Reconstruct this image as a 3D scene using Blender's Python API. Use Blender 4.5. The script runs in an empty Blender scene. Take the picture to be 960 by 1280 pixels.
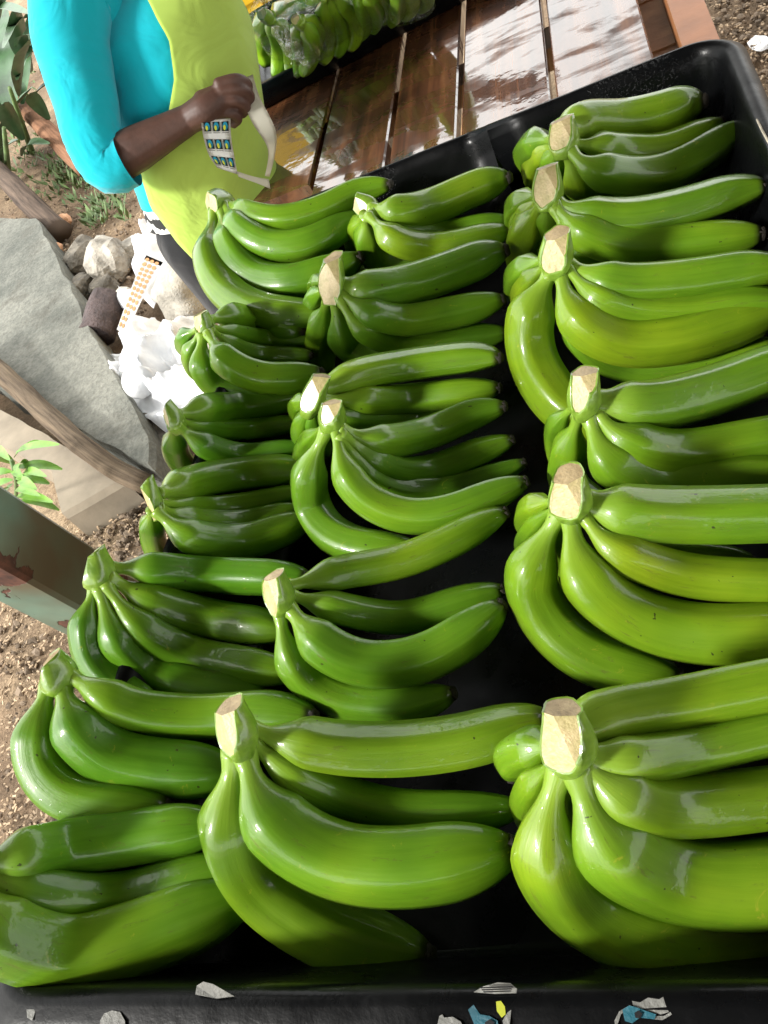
import bpy, bmesh, math, random
from mathutils import Vector, Matrix, noise
random.seed(7)
SC = bpy.context.scene
COL = SC.collection
R = math.radians

# ------------------------------------------------------------------ camera
RIM = 0.93                       # height of the banana tray's rim above the ground
CAM = Vector((0, 0, RIM + 0.52))
AX = [Vector((0.90462181, -0.21179057, -0.36987044)),
      Vector((0.0732999, -0.77756538, 0.62451518)),
      Vector((-0.41986487, -0.59206152, -0.68787837))]
F = 1065.0
cd = bpy.data.cameras.new('camera'); cam = bpy.data.objects.new('camera', cd); COL.objects.link(cam)
SC.camera = cam
cd.sensor_fit = 'VERTICAL'; cd.sensor_height = 24; cd.lens = 24 * F / 1280
cd.clip_start = 0.02; cd.clip_end = 500
rt = Vector([a.x for a in AX]); up = -Vector([a.y for a in AX]); bk = -Vector([a.z for a in AX])
cam.matrix_world = Matrix(((rt.x, up.x, bk.x, CAM.x), (rt.y, up.y, bk.y, CAM.y), (rt.z, up.z, bk.z, CAM.z), (0, 0, 0, 1)))
cd.dof.use_dof = False

# ------------------------------------------------------------------ sky, sun, exposure
SUN_EL, SUN_AZ = R(34), R(236)     # azimuth: direction towards the sun, measured from +Y clockwise
w = bpy.data.worlds.new('World'); SC.world = w; w.use_nodes = True
nt = w.node_tree
sky = nt.nodes.new('ShaderNodeTexSky'); sky.sky_type = 'NISHITA'; sky.sun_disc = False
sky.sun_elevation = SUN_EL; sky.sun_rotation = SUN_AZ
sky.dust_density = 4.0; sky.air_density = 1.0; sky.ozone_density = 0.6
bg = nt.nodes['Background']; bg.inputs[1].default_value = 0.15
# bright broken cloud over the whole sky
tc = nt.nodes.new('ShaderNodeTexCoord'); cn = nt.nodes.new('ShaderNodeTexNoise'); cn.inputs['Scale'].default_value = 2.2; cn.inputs['Detail'].default_value = 6
nt.links.new(tc.outputs['Generated'], cn.inputs['Vector'])
cr = nt.nodes.new('ShaderNodeValToRGB'); cr.color_ramp.elements[0].position = .30; cr.color_ramp.elements[0].color = (.55, .55, .55, 1); cr.color_ramp.elements[1].position = .55; cr.color_ramp.elements[1].color = (1, 1, 1, 1)
nt.links.new(cn.outputs[0], cr.inputs[0])
mx = nt.nodes.new('ShaderNodeMix'); mx.data_type = 'RGBA'; mx.inputs[7].default_value = (10.5, 10.5, 10.2, 1)
nt.links.new(cr.outputs[0], mx.inputs[0]); nt.links.new(sky.outputs[0], mx.inputs[6]); nt.links.new(mx.outputs[2], bg.inputs[0])
sl = bpy.data.lights.new('sun', 'SUN'); sl.energy = 2.5; sl.angle = R(8); sl.color = (1, .97, .92)
so = bpy.data.objects.new('sun', sl); COL.objects.link(so)
sd = Vector((math.sin(SUN_AZ) * math.cos(SUN_EL), math.cos(SUN_AZ) * math.cos(SUN_EL), math.sin(SUN_EL)))
so.rotation_euler = (-sd).to_track_quat('-Z', 'Y').to_euler(); so.location = sd * 20
SC.view_settings.view_transform = 'Standard'; SC.view_settings.look = 'None'
SC.view_settings.exposure = 1.0; SC.view_settings.gamma = 1
SC.cycles.max_bounces = 6; SC.cycles.diffuse_bounces = 3; SC.cycles.glossy_bounces = 3; SC.cycles.transparent_max_bounces = 32
SC.cycles.caustics_reflective = False; SC.cycles.caustics_refractive = False

# ------------------------------------------------------------------ helpers
def ray(u, v):
    c = Vector((u - 480, v - 640, F))
    return Vector((AX[0].dot(c), AX[1].dot(c), AX[2].dot(c))).normalized()
def P(u, v, z):                   # where the ground-parallel plane at height z is met
    d = ray(u, v); return CAM + d * ((z - CAM.z) / d.z)
def D(u, v, dist): return CAM + ray(u, v) * dist
def px(p): return (p - CAM).length / F      # metres per photo pixel at p

def link(o, parent=None):
    COL.objects.link(o)
    if parent: o.parent = parent
    return o
def obj(name, bm, mat, parent=None, smooth=False):
    me = bpy.data.meshes.new(name)
    bmesh.ops.recalc_face_normals(bm, faces=bm.faces)
    bm.to_mesh(me); bm.free()
    for m in (mat if isinstance(mat, (list, tuple)) else [mat]): me.materials.append(m)
    if smooth:
        for p in me.polygons: p.use_smooth = True
    return link(bpy.data.objects.new(name, me), parent)
def tag(o, label=None, cat=None, group=None, kind=None):
    if label: o['label'] = label
    if cat: o['category'] = cat
    if group: o['group'] = group
    if kind: o['kind'] = kind
    return o
def thing(name, label, cat, loc=(0, 0, 0), group=None):
    o = bpy.data.objects.new(name, None); COL.objects.link(o); o.location = loc; o.empty_display_size = .05
    return tag(o, label, cat, group)
def local(bm, root):              # geometry given in world space, root is only translated
    bmesh.ops.translate(bm, verts=bm.verts, vec=-root.location); return bm

def catmull(pts, n):
    Q = [2 * pts[0] - pts[1]] + list(pts) + [2 * pts[-1] - pts[-2]]
    L = [0]
    for a, b in zip(pts, pts[1:]): L.append(L[-1] + (b - a).length)
    out = []
    for k in range(n):
        s = L[-1] * k / (n - 1); i = 0
        while i < len(L) - 2 and s > L[i + 1]: i += 1
        t = (s - L[i]) / max(1e-9, L[i + 1] - L[i])
        a, b, c, d = Q[i:i + 4]
        out.append(0.5 * ((2 * b) + (c - a) * t + (2 * a - 5 * b + 4 * c - d) * t * t + (3 * b - 3 * c + d - a) * t ** 3))
    for _ in range(2):
        out = [out[0]] + [(out[i - 1] + 2 * out[i] + out[i + 1]) / 4 for i in range(1, n - 1)] + [out[-1]]
    return out
def sm(a, b, x):
    t = min(1, max(0, (x - a) / (b - a))); return t * t * (3 - 2 * t)
def loft(bm, path, rad, seg=16, shape=None, uv=None, caps=True, up0=None):
    n = len(path); T = []
    for i in range(n):
        T.append((path[min(n - 1, i + 1)] - path[max(0, i - 1)]).normalized())
    nrm = (up0 or Vector((0, 0, 1))); nrm = nrm - T[0] * nrm.dot(T[0])
    if nrm.length < 1e-4: nrm = Vector((1, 0, 0)).cross(T[0])
    nrm.normalize(); rings = []
    for i in range(n):
        nrm = (nrm - T[i] * nrm.dot(T[i])).normalized(); b = T[i].cross(nrm)
        ring = []
        for j in range(seg):
            th = 2 * math.pi * j / seg; r = rad[i] if not callable(rad) else rad(i / (n - 1))
            if shape: r *= shape(th, i / (n - 1))
            ring.append(bm.verts.new(path[i] + nrm * (r * math.cos(th)) + b * (r * math.sin(th))))
        rings.append(ring)
    for i in range(n - 1):
        for j in range(seg):
            f = bm.faces.new((rings[i][j], rings[i][(j + 1) % seg], rings[i + 1][(j + 1) % seg], rings[i + 1][j])); f.smooth = True
            if uv:
                for l, (a, c) in zip(f.loops, ((j, i), (j + 1, i), (j + 1, i + 1), (j, i + 1))): l[uv].uv = (a / seg, c / (n - 1))
    if caps:
        for ring, s, tt in ((rings[0], -1, 0), (rings[-1], 1, 1)):
            f = bm.faces.new(ring); f.smooth = True
            if uv:
                for l in f.loops: l[uv].uv = (.5, tt)
    return rings
def box(bm, c, h, rot=None, jit=0):
    M = rot or Matrix.Identity(3); vs = []
    for x in (-1, 1):
        for y in (-1, 1):
            for z in (-1, 1):
                vs.append(bm.verts.new(Vector(c) + M @ Vector((x * h[0] + random.uniform(-jit, jit), y * h[1] + random.uniform(-jit, jit), z * h[2] + random.uniform(-jit, jit)))))
    for q in ((0, 1, 3, 2), (4, 6, 7, 5), (0, 4, 5, 1), (2, 3, 7, 6), (0, 2, 6, 4), (1, 5, 7, 3)): bm.faces.new([vs[i] for i in q])
    return vs
def rock_bm(c, r, seed, sq=(1, 1, .7), sub=3, rough=.35):
    bm = bmesh.new(); bmesh.ops.create_icosphere(bm, subdivisions=sub, radius=1)
    o = Vector((seed * 3.1, seed * 7.7, seed)); rz = Matrix.Rotation(seed * 1.3, 3, 'Z')
    for v in bm.verts:
        p = v.co.copy(); k = max(abs(p.x), abs(p.y), abs(p.z)); p = p.lerp(p / k * .8, .45)
        p *= 1 + rough * noise.noise(p * 1.2 + o) + .12 * rough * 2 * noise.noise(p * 4 + o)
        v.co = Vector(c) + rz @ Vector((p.x * r * sq[0], p.y * r * sq[1], p.z * r * sq[2]))
    return bm

# ------------------------------------------------------------------ materials
class NM:
    def __init__(s, name):
        s.m = bpy.data.materials.new(name); s.m.use_nodes = True; s.t = s.m.node_tree
        s.b = s.t.nodes['Principled BSDF']; s._co = s.t.nodes.new('ShaderNodeTexCoord')
    def n(s, ty, **k):
        x = s.t.nodes.new(ty)
        for a, b in k.items(): setattr(x, a, b)
        return x
    def l(s, a, b): s.t.links.new(a, b)
    def co(s, which='Object', scale=None):
        o = s._co.outputs[which]
        if scale is not None:
            mp = s.n('ShaderNodeMapping'); mp.inputs[3].default_value = scale; s.l(o, mp.inputs[0]); o = mp.outputs[0]
        return o
    def noise(s, scale, detail=4, rough=.55, co=None, dist=0):
        x = s.n('ShaderNodeTexNoise'); x.inputs['Scale'].default_value = scale; x.inputs['Detail'].default_value = detail
        x.inputs['Roughness'].default_value = rough; x.inputs['Distortion'].default_value = dist
        s.l(co or s.co(), x.inputs['Vector']); return x.outputs[0]
    def ramp(s, fac, stops, interp='LINEAR'):
        x = s.n('ShaderNodeValToRGB'); x.color_ramp.interpolation = interp; e = x.color_ramp.elements
        while len(e) < len(stops): e.new(.5)
        for i, (p, c) in enumerate(stops):
            e[i].position = p; e[i].color = (c if isinstance(c, tuple) else (c, c, c)) + (1,)
        s.l(fac, x.inputs[0]); return x.outputs[0]
    def mix(s, f, a, b, mode='MIX'):
        x = s.n('ShaderNodeMix', data_type='RGBA', blend_type=mode)
        for i, q in ((0, f), (6, a), (7, b)):
            if isinstance(q, (int, float)): x.inputs[i].default_value = q
            elif isinstance(q, tuple): x.inputs[i].default_value = q + (1,)
            else: s.l(q, x.inputs[i])
        return x.outputs[2]
    def math(s, op, a, b=0.0, c=0.0):
        x = s.n('ShaderNodeMath', operation=op)
        for i, q in enumerate((a, b, c)):
            if isinstance(q, (int, float)): x.inputs[i].default_value = q
            else: s.l(q, x.inputs[i])
        return x.outputs[0]
    def set(s, **k):
        for a, b in k.items():
            i = s.b.inputs[a.replace('_', ' ')]
            if isinstance(b, (int, float)): i.default_value = b
            elif isinstance(b, tuple): i.default_value = b + (1,) if len(i.default_value) == 4 and len(b) == 3 else b
            else: s.l(b, i)
        return s
    def bump(s, h, strength=.3, dist=.01, into='Normal', base=None):
        x = s.n('ShaderNodeBump'); x.inputs['Strength'].default_value = strength; x.inputs['Distance'].default_value = dist
        s.l(h, x.inputs['Height'])
        if base: s.l(base, x.inputs['Normal'])
        s.l(x.outputs[0], s.b.inputs[into]); return x.outputs[0]

def simple(name, c, rough=.6, var=.25, scale=12, bump=.15, spec=.5, bd=.004, **k):
    m = NM(name); n = m.noise(scale, 5, .6)
    a = tuple(x * (1 - var) for x in c); b = tuple(min(1, x * (1 + var)) for x in c)
    m.set(Base_Color=m.ramp(n, [(.3, a), (.7, b)]), Roughness=rough, Specular_IOR_Level=spec, **k)
    if bump: m.bump(m.noise(scale * 4, 4), bump, bd)
    return m.m

def banana_mat():
    m = NM('banana_peel'); uv = m._co.outputs['UV']
    sep = m.n('ShaderNodeSeparateXYZ'); m.l(uv, sep.inputs[0]); t = sep.outputs[1]
    oi = m.n('ShaderNodeObjectInfo'); rnd = oi.outputs['Random']
    wn = m.n('ShaderNodeTexWhiteNoise', noise_dimensions='1D'); m.l(rnd, wn.inputs['W'])
    off = m.n('ShaderNodeVectorMath', operation='ADD'); m.l(m.co(), off.inputs[0]); m.l(wn.outputs[1], off.inputs[1])
    big = m.noise(11, 3, .5, off.outputs[0])
    c = m.ramp(big, [(.3, (.08, .19, .010)), (.5, (.12, .26, .011)), (.72, (.175, .32, .014))])
    mp = m.n('ShaderNodeMapping'); mp.inputs[3].default_value = (26, 2.2, 1); m.l(uv, mp.inputs[0])
    ad = m.n('ShaderNodeVectorMath', operation='ADD'); m.l(mp.outputs[0], ad.inputs[0]); m.l(wn.outputs[1], ad.inputs[1])
    st = m.noise(1, 5, .62, ad.outputs[0])
    c = m.mix(.55, c, m.ramp(st, [(.3, (.75, .8, .75)), (.5, (1, 1, 1)), (.72, (1.22, 1.14, 1.0))]), 'MULTIPLY')
    # olive / fresh variation from banana to banana
    tint = m.ramp(rnd, [(0, (.86, .92, .9)), (.35, (1, 1, 1)), (.65, (1.12, 1.02, .85)), (1, (1.22, 1.0, .9))])
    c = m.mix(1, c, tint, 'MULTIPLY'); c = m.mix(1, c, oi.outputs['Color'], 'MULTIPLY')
    # pale stalk, dark withered end
    c = m.mix(m.ramp(t, [(.0, .85), (.10, .5), (.2, 0.0), (1, 0.0)]), c, (.24, .38, .045))
    c = m.mix(m.ramp(t, [(.0, 0.0), (.965, 0.0), (.988, .75), (1, .95)]), c, (.035, .03, .012))
    # scuffs and specks
    mp2 = m.n('ShaderNodeMapping'); mp2.inputs[3].default_value = (7, 9, 1); m.l(uv, mp2.inputs[0])
    ad2 = m.n('ShaderNodeVectorMath', operation='ADD'); m.l(mp2.outputs[0], ad2.inputs[0]); m.l(wn.outputs[1], ad2.inputs[1])
    sc = m.ramp(m.noise(1, 7, .72, ad2.outputs[0], 1.2), [(.63, 0.0), (.69, .6)])
    c = m.mix(sc, c, (.36, .36, .035))
    sp = m.ramp(m.noise(150, 2, .5, off.outputs[0]), [(.0, 1.0), (.235, .9), (.26, 0.0)])
    c = m.mix(sp, c, (.03, .035, .01))
    mp3 = m.n('ShaderNodeMapping'); mp3.inputs[3].default_value = (12, 3.2, 1); m.l(uv, mp3.inputs[0])
    ad3 = m.n('ShaderNodeVectorMath', operation='ADD'); m.l(mp3.outputs[0], ad3.inputs[0]); m.l(wn.outputs[1], ad3.inputs[1])
    c = m.mix(m.ramp(m.noise(2.2, 8, .8, ad3.outputs[0], .4), [(.58, 0.0), (.64, .5)]), c, (.10, .10, .025))
    m.set(Base_Color=c, Roughness=m.ramp(st, [(.3, .30), (.7, .42)]), Specular_IOR_Level=.25, Coat_Weight=.8, Coat_IOR=1.34,
          Coat_Roughness=m.ramp(m.noise(35, 3, .5, off.outputs[0]), [(.40, .045), (.68, .10)]))
    m.set(Subsurface_Weight=.08, Subsurface_Radius=(.3, 1.0, .1), Subsurface_Scale=.004)
    hb = m.math('ADD', m.math('MULTIPLY', st, .5), m.math('MULTIPLY', m.noise(22, 2, .5, off.outputs[0]), 1.3))
    m.bump(hb, .22, .004)
    wet = m.math('ADD', m.noise(60, 3, .6, off.outputs[0]), m.math('MULTIPLY', m.ramp(m.noise(170, 2, .5, off.outputs[0]), [(.6, 0.0), (.68, 1.0)]), .35))
    m.bump(wet, .14, .003, 'Coat Normal')
    return m.m
MB = banana_mat()
def cut_mat(name, c1, c2, rough=.6):
    m = NM(name); a = m.noise(60, 5, .65); b = m.noise(400, 3)
    m.set(Base_Color=m.mix(.35, m.ramp(a, [(.32, c1), (.62, c2)]), m.ramp(b, [(.35, (.75, .7, .6)), (.6, (1, 1, 1))]), 'MULTIPLY'), Roughness=rough, Coat_Weight=.25, Coat_Roughness=.2)
    m.bump(m.math('ADD', b, m.math('MULTIPLY', a, 2)), .4, .002)
    st = m.ramp(m.noise(30, 6, .7, dist=1), [(.52, 0.0), (.68, .35)]); old = m.b.inputs['Base Color'].links[0].from_socket
    m.set(Base_Color=m.mix(st, old, (.16, .10, .045))); return m.m
M_CUT_TAN = cut_mat('crown_cut_tan', (.33, .24, .12), (.54, .42, .23))
M_CUT_PALE = cut_mat('crown_cut_pale', (.42, .38, .15), (.62, .50, .27), .45)
def green_crown():
    m = NM('crown_green'); a = m.noise(45, 4, .6)
    m.set(Base_Color=m.ramp(a, [(.3, (.10, .20, .015)), (.6, (.22, .36, .04)), (.8, (.34, .36, .09))]), Roughness=.35, Coat_Weight=.7, Coat_Roughness=.08)
    m.bump(m.noise(90, 3), .35, .003); return m.m
M_CROWN = green_crown()
M_TIP = simple('withered_blossom', (.022, .017, .010), .8, .5, 200, .6)

def black_plastic():
    m = NM('black_tray_plastic'); a = m.noise(14, 6, .65); v = m.noise(260, 2, .5)
    scuff = m.ramp(m.noise(7, 8, .75, dist=.6), [(.64, 0.0), (.76, .35)])
    m.set(Base_Color=m.mix(scuff, (.003, .0033, .0037), (.028, .030, .030)), Roughness=m.ramp(a, [(.35, .20), (.65, .42)]), Specular_IOR_Level=.14)
    drops = m.ramp(m.noise(330, 2, .45), [(.56, 0.0), (.66, 1.0)]); sy = m.n('ShaderNodeSeparateXYZ'); m.l(m.co(), sy.inputs[0]); drops = m.math('MULTIPLY', drops, m.ramp(sy.outputs[1], [(.34, 0.0), (.46, 1.0)]))
    zone = m.ramp(m.noise(5, 3), [(.54, 0.0), (.60, 1.0)])
    m.bump(m.math('ADD', m.math('MULTIPLY', m.math('MULTIPLY', drops, zone), 1.0), m.math('MULTIPLY', a, .8)), .5, .003); return m.m
M_TRAY = black_plastic()
def wood_wet():
    m = NM('wet_varnished_wood'); oi = m.n('ShaderNodeObjectInfo')
    co = m.n('ShaderNodeVectorMath', operation='ADD'); m.l(m.co(), co.inputs[0]); m.l(oi.outputs['Location'], co.inputs[1])
    mp = m.n('ShaderNodeMapping'); mp.inputs[3].default_value = (40, 2.5, 20); m.l(co.outputs[0], mp.inputs[0])
    g = m.noise(1, 6, .6, mp.outputs[0], .6)
    c = m.ramp(g, [(.3, (.03, .012, .006)), (.5, (.10, .037, .015)), (.7, (.20, .085, .034))])
    c = m.mix(.5, c, m.ramp(m.noise(5, 3), [(.3, (.6, .55, .5)), (.7, (1.15, 1.1, 1.0))]), 'MULTIPLY')
    mp2 = m.n('ShaderNodeMapping'); mp2.inputs[3].default_value = (9, 26, 9); mp2.inputs[2].default_value = (0, 0, .35); m.l(co.outputs[0], mp2.inputs[0])
    wet = m.ramp(m.noise(.7, 6, .62, mp2.outputs[0], .5), [(.38, 1.0), (.50, 0.0)])
    m.set(Base_Color=c, Roughness=.6, Specular_IOR_Level=.15, Coat_Weight=m.math('SUBTRACT', 1.0, m.math('MULTIPLY', wet, .88)), Coat_IOR=2.4, Coat_Roughness=m.math('ADD', m.math('MULTIPLY', wet, .15), .05))
    b = m.bump(g, .12, .003)
    m.bump(m.noise(30, 3, .5, co.outputs[0]), .12, .004, 'Coat Normal'); return m.m
M_PLANK = wood_wet()
M_RAWWOOD = simple('pale_raw_wood', (.40, .26, .14), .7, .3, 18, .4)
M_REDWOOD = simple('reddish_painted_wood', (.30, .12, .045), .5, .25, 10, .15, Coat_Weight=.05)

def soil_mat():
    m = NM('soil'); a = m.noise(1.1, 5, .6); b = m.noise(75, 6, .7); c = m.noise(9, 5, .6)
    base = m.ramp(a, [(.36, (.15, .105, .072)), (.5, (.27, .20, .135)), (.62, (.38, .295, .20))])
    base = m.mix(1, base, m.ramp(b, [(.3, (.6, .58, .55)), (.5, (.97, .95, .93)), (.68, (1.3, 1.27, 1.22))]), 'MULTIPLY')
    base = m.mix(.6, base, m.ramp(c, [(.3, (.7, .7, .7)), (.7, (1.3, 1.25, 1.2))]), 'MULTIPLY')
    m.set(Base_Color=base, Roughness=.95, Specular_IOR_Level=.2)
    m.bump(m.math('ADD', b, m.math('MULTIPLY', c, 2)), .8, .02); return m.m
M_SOIL = soil_mat()
def concrete_mat():
    m = NM('worn_concrete'); a = m.noise(3.2, 5, .6); b = m.noise(60, 5, .65); s = m.ramp(m.noise(5, 6, .7), [(.53, 0.0), (.66, .6)])
    c = m.ramp(a, [(.35, (.115, .12, .105)), (.65, (.225, .225, .195))])
    c = m.mix(.5, c, m.ramp(b, [(.38, (.55, .55, .54)), (.6, (1.18, 1.17, 1.14))]), 'MULTIPLY')
    m.set(Base_Color=m.mix(s, c, (.085, .08, .065)), Roughness=.9, Specular_IOR_Level=.25); m.bump(m.math('ADD', b, m.noise(18, 6, .7)), .8, .012); return m.m
M_CONC = concrete_mat()
def bark_mat(name, c1, c2):
    m = NM(name); mp = m.co('Generated', (1, 1, 1)); u = m._co.outputs['UV']
    mp = m.n('ShaderNodeMapping'); mp.inputs[3].default_value = (14, 5, 1); m.l(u, mp.inputs[0])
    g = m.noise(1, 7, .68, mp.outputs[0], .4)
    m.set(Base_Color=m.ramp(g, [(.3, c1), (.7, c2)]), Roughness=.85, Specular_IOR_Level=.2); m.bump(g, .9, .012); return m.m
M_BARK = bark_mat('weathered_branch_bark', (.035, .024, .016), (.20, .15, .10))
M_BARKD = bark_mat('dark_branch_bark', (.03, .022, .018), (.16, .115, .085))
M_BARKR = bark_mat('reddish_branch_bark', (.10, .05, .03), (.36, .19, .11))
M_LOG = simple('grey_purple_log_bark', (.085, .062, .06), .85, .5, 25, .8, bd=.015)
M_ROCK = simple('grey_limestone', (.36, .33, .28), .9, .45, 16, .8, bd=.012)
M_ROCKD = simple('dark_mossy_stone', (.17, .15, .12), .9, .5, 18, .8, bd=.012)
M_TERRA = simple('orange_clay_stone', (.50, .27, .15), .9, .3, 16, .6)
M_LEAF = simple('young_leaf', (.16, .34, .045), .45, .3, 20, .1)
M_LEAFD = simple('broad_banana_leaf', (.045, .10, .04), .45, .5, 5, .2)
M_LEAFG = simple('weed_leaf', (.10, .16, .05), .6, .5, 8, .1)
M_CLOD = simple('soil_clods', (.20, .15, .105), .95, .6, 9, .5)
M_WOODCHIP = simple('wood_chips', (.42, .31, .2), .9, .4, 9, .3)
def plastic_white():
    m = NM('white_plastic_film')
    m.set(Base_Color=m.ramp(m.noise(12, 4), [(.3, (.55, .57, .60)), (.6, (.74, .74, .74))]), Roughness=.3, Transmission_Weight=0.0, Subsurface_Weight=.2, Subsurface_Radius=(1, 1, 1), Subsurface_Scale=.01)
    m.bump(m.noise(25, 4, .6), .4, .01); return m.m
M_FILM = plastic_white()
M_SACK = simple('grey_jute_sack', (.43, .40, .34), .9, .25, 22, .7, bd=.01)
M_PAPER = simple('cream_backing_paper', (.74, .72, .63), .55, .06, 12, .1)
M_WHITE = simple('white_label_paper', (.82, .82, .82), .5, .04, 10, 0)
M_TANDOT = simple('tan_label_hole', (.40, .20, .07), .7, .15, 30, 0)
M_BLUE = simple('sticker_blue', (.015, .20, .30), .35, .1, 10, 0)
M_BLUED = simple('faded_sticker_blue', (.008, .10, .14), .5, .25, 60, .2)
M_SGREEN = simple('sticker_yellow_green', (.42, .45, .04), .35, .1, 10, 0)
M_SBLACK = simple('sticker_black', (.012, .012, .014), .35, .1, 10, 0)
M_SGREY = simple('sticker_residue_grey', (.17, .17, .155), .6, .35, 60, .4)
M_YELLOW = simple('yellow_plastic', (.75, .46, .02), .35, .08, 5, .05)
M_SKIN = simple('dark_brown_skin', (.075, .034, .023), .55, .25, 35, .35, bd=.0015)
M_HAIR = simple('black_hair', (.012, .010, .009), .8, .3, 90, .8)
def cloth(name, c, weave=900, folds=9):
    m = NM(name); n = m.noise(folds, 4, .5)
    m.set(Base_Color=m.ramp(n, [(.3, tuple(x * .93 for x in c)), (.7, tuple(min(1, x * 1.05) for x in c))]), Roughness=.85, Specular_IOR_Level=.2, Sheen_Weight=.3)
    b = m.bump(m.noise(folds * .9, 3, .5, dist=1.2), .6, .02); m.bump(m.noise(weave, 2), .25, .001, base=b); return m.m
M_SHIRT = cloth('turquoise_jersey', (.0, .44, .54))
M_APRON = cloth('lime_apron_cotton', (.41, .585, .10))
M_TROUS = cloth('black_trouser_cloth', (.012, .013, .016))
M_SHOE = simple('dark_rubber_boot', (.03, .03, .03), .4, .2, 10, .1)
def zigzag():
    m = NM('zigzag_print_cloth'); x = m.n('ShaderNodeTexWave'); x.wave_type = 'BANDS'; x.bands_direction = 'DIAGONAL'
    x.inputs['Scale'].default_value = 16; x.inputs['Distortion'].default_value = 3.5; x.inputs['Detail'].default_value = 1; x.inputs['Detail Scale'].default_value = 3
    m.l(m.co(), x.inputs['Vector']); m.set(Base_Color=m.ramp(x.outputs[0], [(.42, (.02, .02, .02)), (.5, (.7, .7, .68))]), Roughness=.9); return m.m
M_ZIG = zigzag()
def post_mat():
    m = NM('turquoise_paint_over_rust'); n = m.noise(5.5, 6, .6); k = m.ramp(m.noise(7, 5, .55, dist=.5), [(.57, 0.0), (.575, 1.0)])
    pc = m.ramp(n, [(.3, (.07, .18, .15)), (.5, (.12, .27, .225)), (.7, (.22, .36, .28))])
    grime = m.ramp(m.noise(3, 4, .6), [(.36, 0.0), (.56, .9)])
    pc = m.mix(grime, pc, (.11, .085, .05))
    rc = m.ramp(m.noise(60, 5), [(.3, (.05, .022, .016)), (.7, (.17, .07, .045))])
    m.set(Base_Color=m.mix(k, pc, rc), Roughness=m.ramp(k, [(0, .35), (1, .85)])); m.bump(m.math('SUBTRACT', 1.0, k), .8, .004); return m.m
M_POST = post_mat()
def film_clear():
    m = NM('clear_polythene'); t = m.n('ShaderNodeBsdfTransparent'); g = m.n('ShaderNodeBsdfGlossy'); g.inputs['Roughness'].default_value = .08
    b = m.n('ShaderNodeBump'); b.inputs['Strength'].default_value = 1; b.inputs['Distance'].default_value = .02
    m.l(m.noise(28, 4, .6, dist=1.5), b.inputs['Height']); m.l(b.outputs[0], g.inputs['Normal'])
    fr = m.n('ShaderNodeFresnel'); fr.inputs[0].default_value = 1.5; m.l(b.outputs[0], fr.inputs['Normal'])
    x = m.n('ShaderNodeMixShader'); m.l(m.math('MULTIPLY', fr.outputs[0], .25), x.inputs[0]); m.l(t.outputs[0], x.inputs[1]); m.l(g.outputs[0], x.inputs[2])
    m.l(x.outputs[0], m.t.nodes['Material Output'].inputs[0]); return m.m
M_CLEAR = film_clear()
M_ROOF = simple('dark_zinc_sheet', (.13, .12, .105), .55, .3, 3, .1)
M_STRING = simple('pale_fibre', (.5, .45, .35), .8, .2, 30, 0)

# ------------------------------------------------------------------ ground
TABLE_Z = RIM - 0.135
def make_ground():
    bm = bmesh.new()
    xs = [-60, -30, -15, -8] + [-6 + .07 * i for i in range(78)] + [-.4, 0, .5, 1, 2, 4, 8, 15, 30, 60]
    ys = [-60, -30, -12, -5, -2, -.6] + [-.5 + .07 * i for i in range(86)] + [6, 8, 12, 20, 35, 60]
    g = []
    for x in xs:
        row = []
        for y in ys:
            p = Vector((x, y, 0)); z = 0
            if abs(x) < 9 and abs(y) < 9:
                z = .035 * noise.noise(p * 1.7) + .025 * noise.noise(p * 5) + .012 * noise.noise(p * 13)
                z = z * .7 - .02
            row.append(bm.verts.new((x, y, z)))
        g.append(row)
    for i in range(len(xs) - 1):
        for j in range(len(ys) - 1): bm.faces.new((g[i][j], g[i + 1][j], g[i + 1][j + 1], g[i][j + 1]))
    tag(obj('ground', bm, M_SOIL, smooth=True), kind='structure')
make_ground()

# concrete slab: outline picked on its top face
def prism(pts, z0, z1, jit=0.0, inset=.012):
    bm = bmesh.new(); n = len(pts); c = sum(pts, Vector()) / n
    rings = []
    for z, k in ((z0, 0), (z1 - .02, 0), (z1, inset)):
        rings.append([bm.verts.new((p.x + (c.x - p.x) * k, p.y + (c.y - p.y) * k, z + random.uniform(-jit, jit))) for p in pts])
    for a, b in zip(rings, rings[1:]):
        for i in range(n): bm.faces.new((a[i], a[(i + 1) % n], b[(i + 1) % n], b[i]))
    bm.faces.new(rings[-1]); return bm
def densify(pts, step, amp):
    out = []
    for a, b in zip(pts, pts[1:] + pts[:1]):
        k = max(1, int((b - a).length / step))
        for i in range(k):
            p = a.lerp(b, i / k); out.append(p + Vector((noise.noise(p * 9), noise.noise(p * 9 + Vector((5, 5, 5))), 0)) * amp)
    return out
ST = .14
sp = [P(u, v, ST) for u, v in ((-160, 290), (0, 272), (45, 272), (62, 300), (112, 408), (156, 488), (190, 548), (188, 585), (60, 520), (-160, 380))]
slab = obj('concrete_slab', prism(densify(sp, .05, .012), -.05, ST), M_CONC)
tag(slab, 'large pale grey concrete slab lying on the soil at the left edge of the photo', 'concrete slab')
sp = [P(u, v, .10) for u, v in ((-160, 420), (60, 545), (155, 600), (80, 644), (66, 590), (-160, 470))]
tag(obj('concrete_block', prism(densify(sp, .05, .008), -.05, .10), simple('sandy_concrete', (.25, .21, .155), .9, .2, 8, .4)),
    'sandy coloured concrete wedge below the long weathered branch', 'concrete block')

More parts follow.
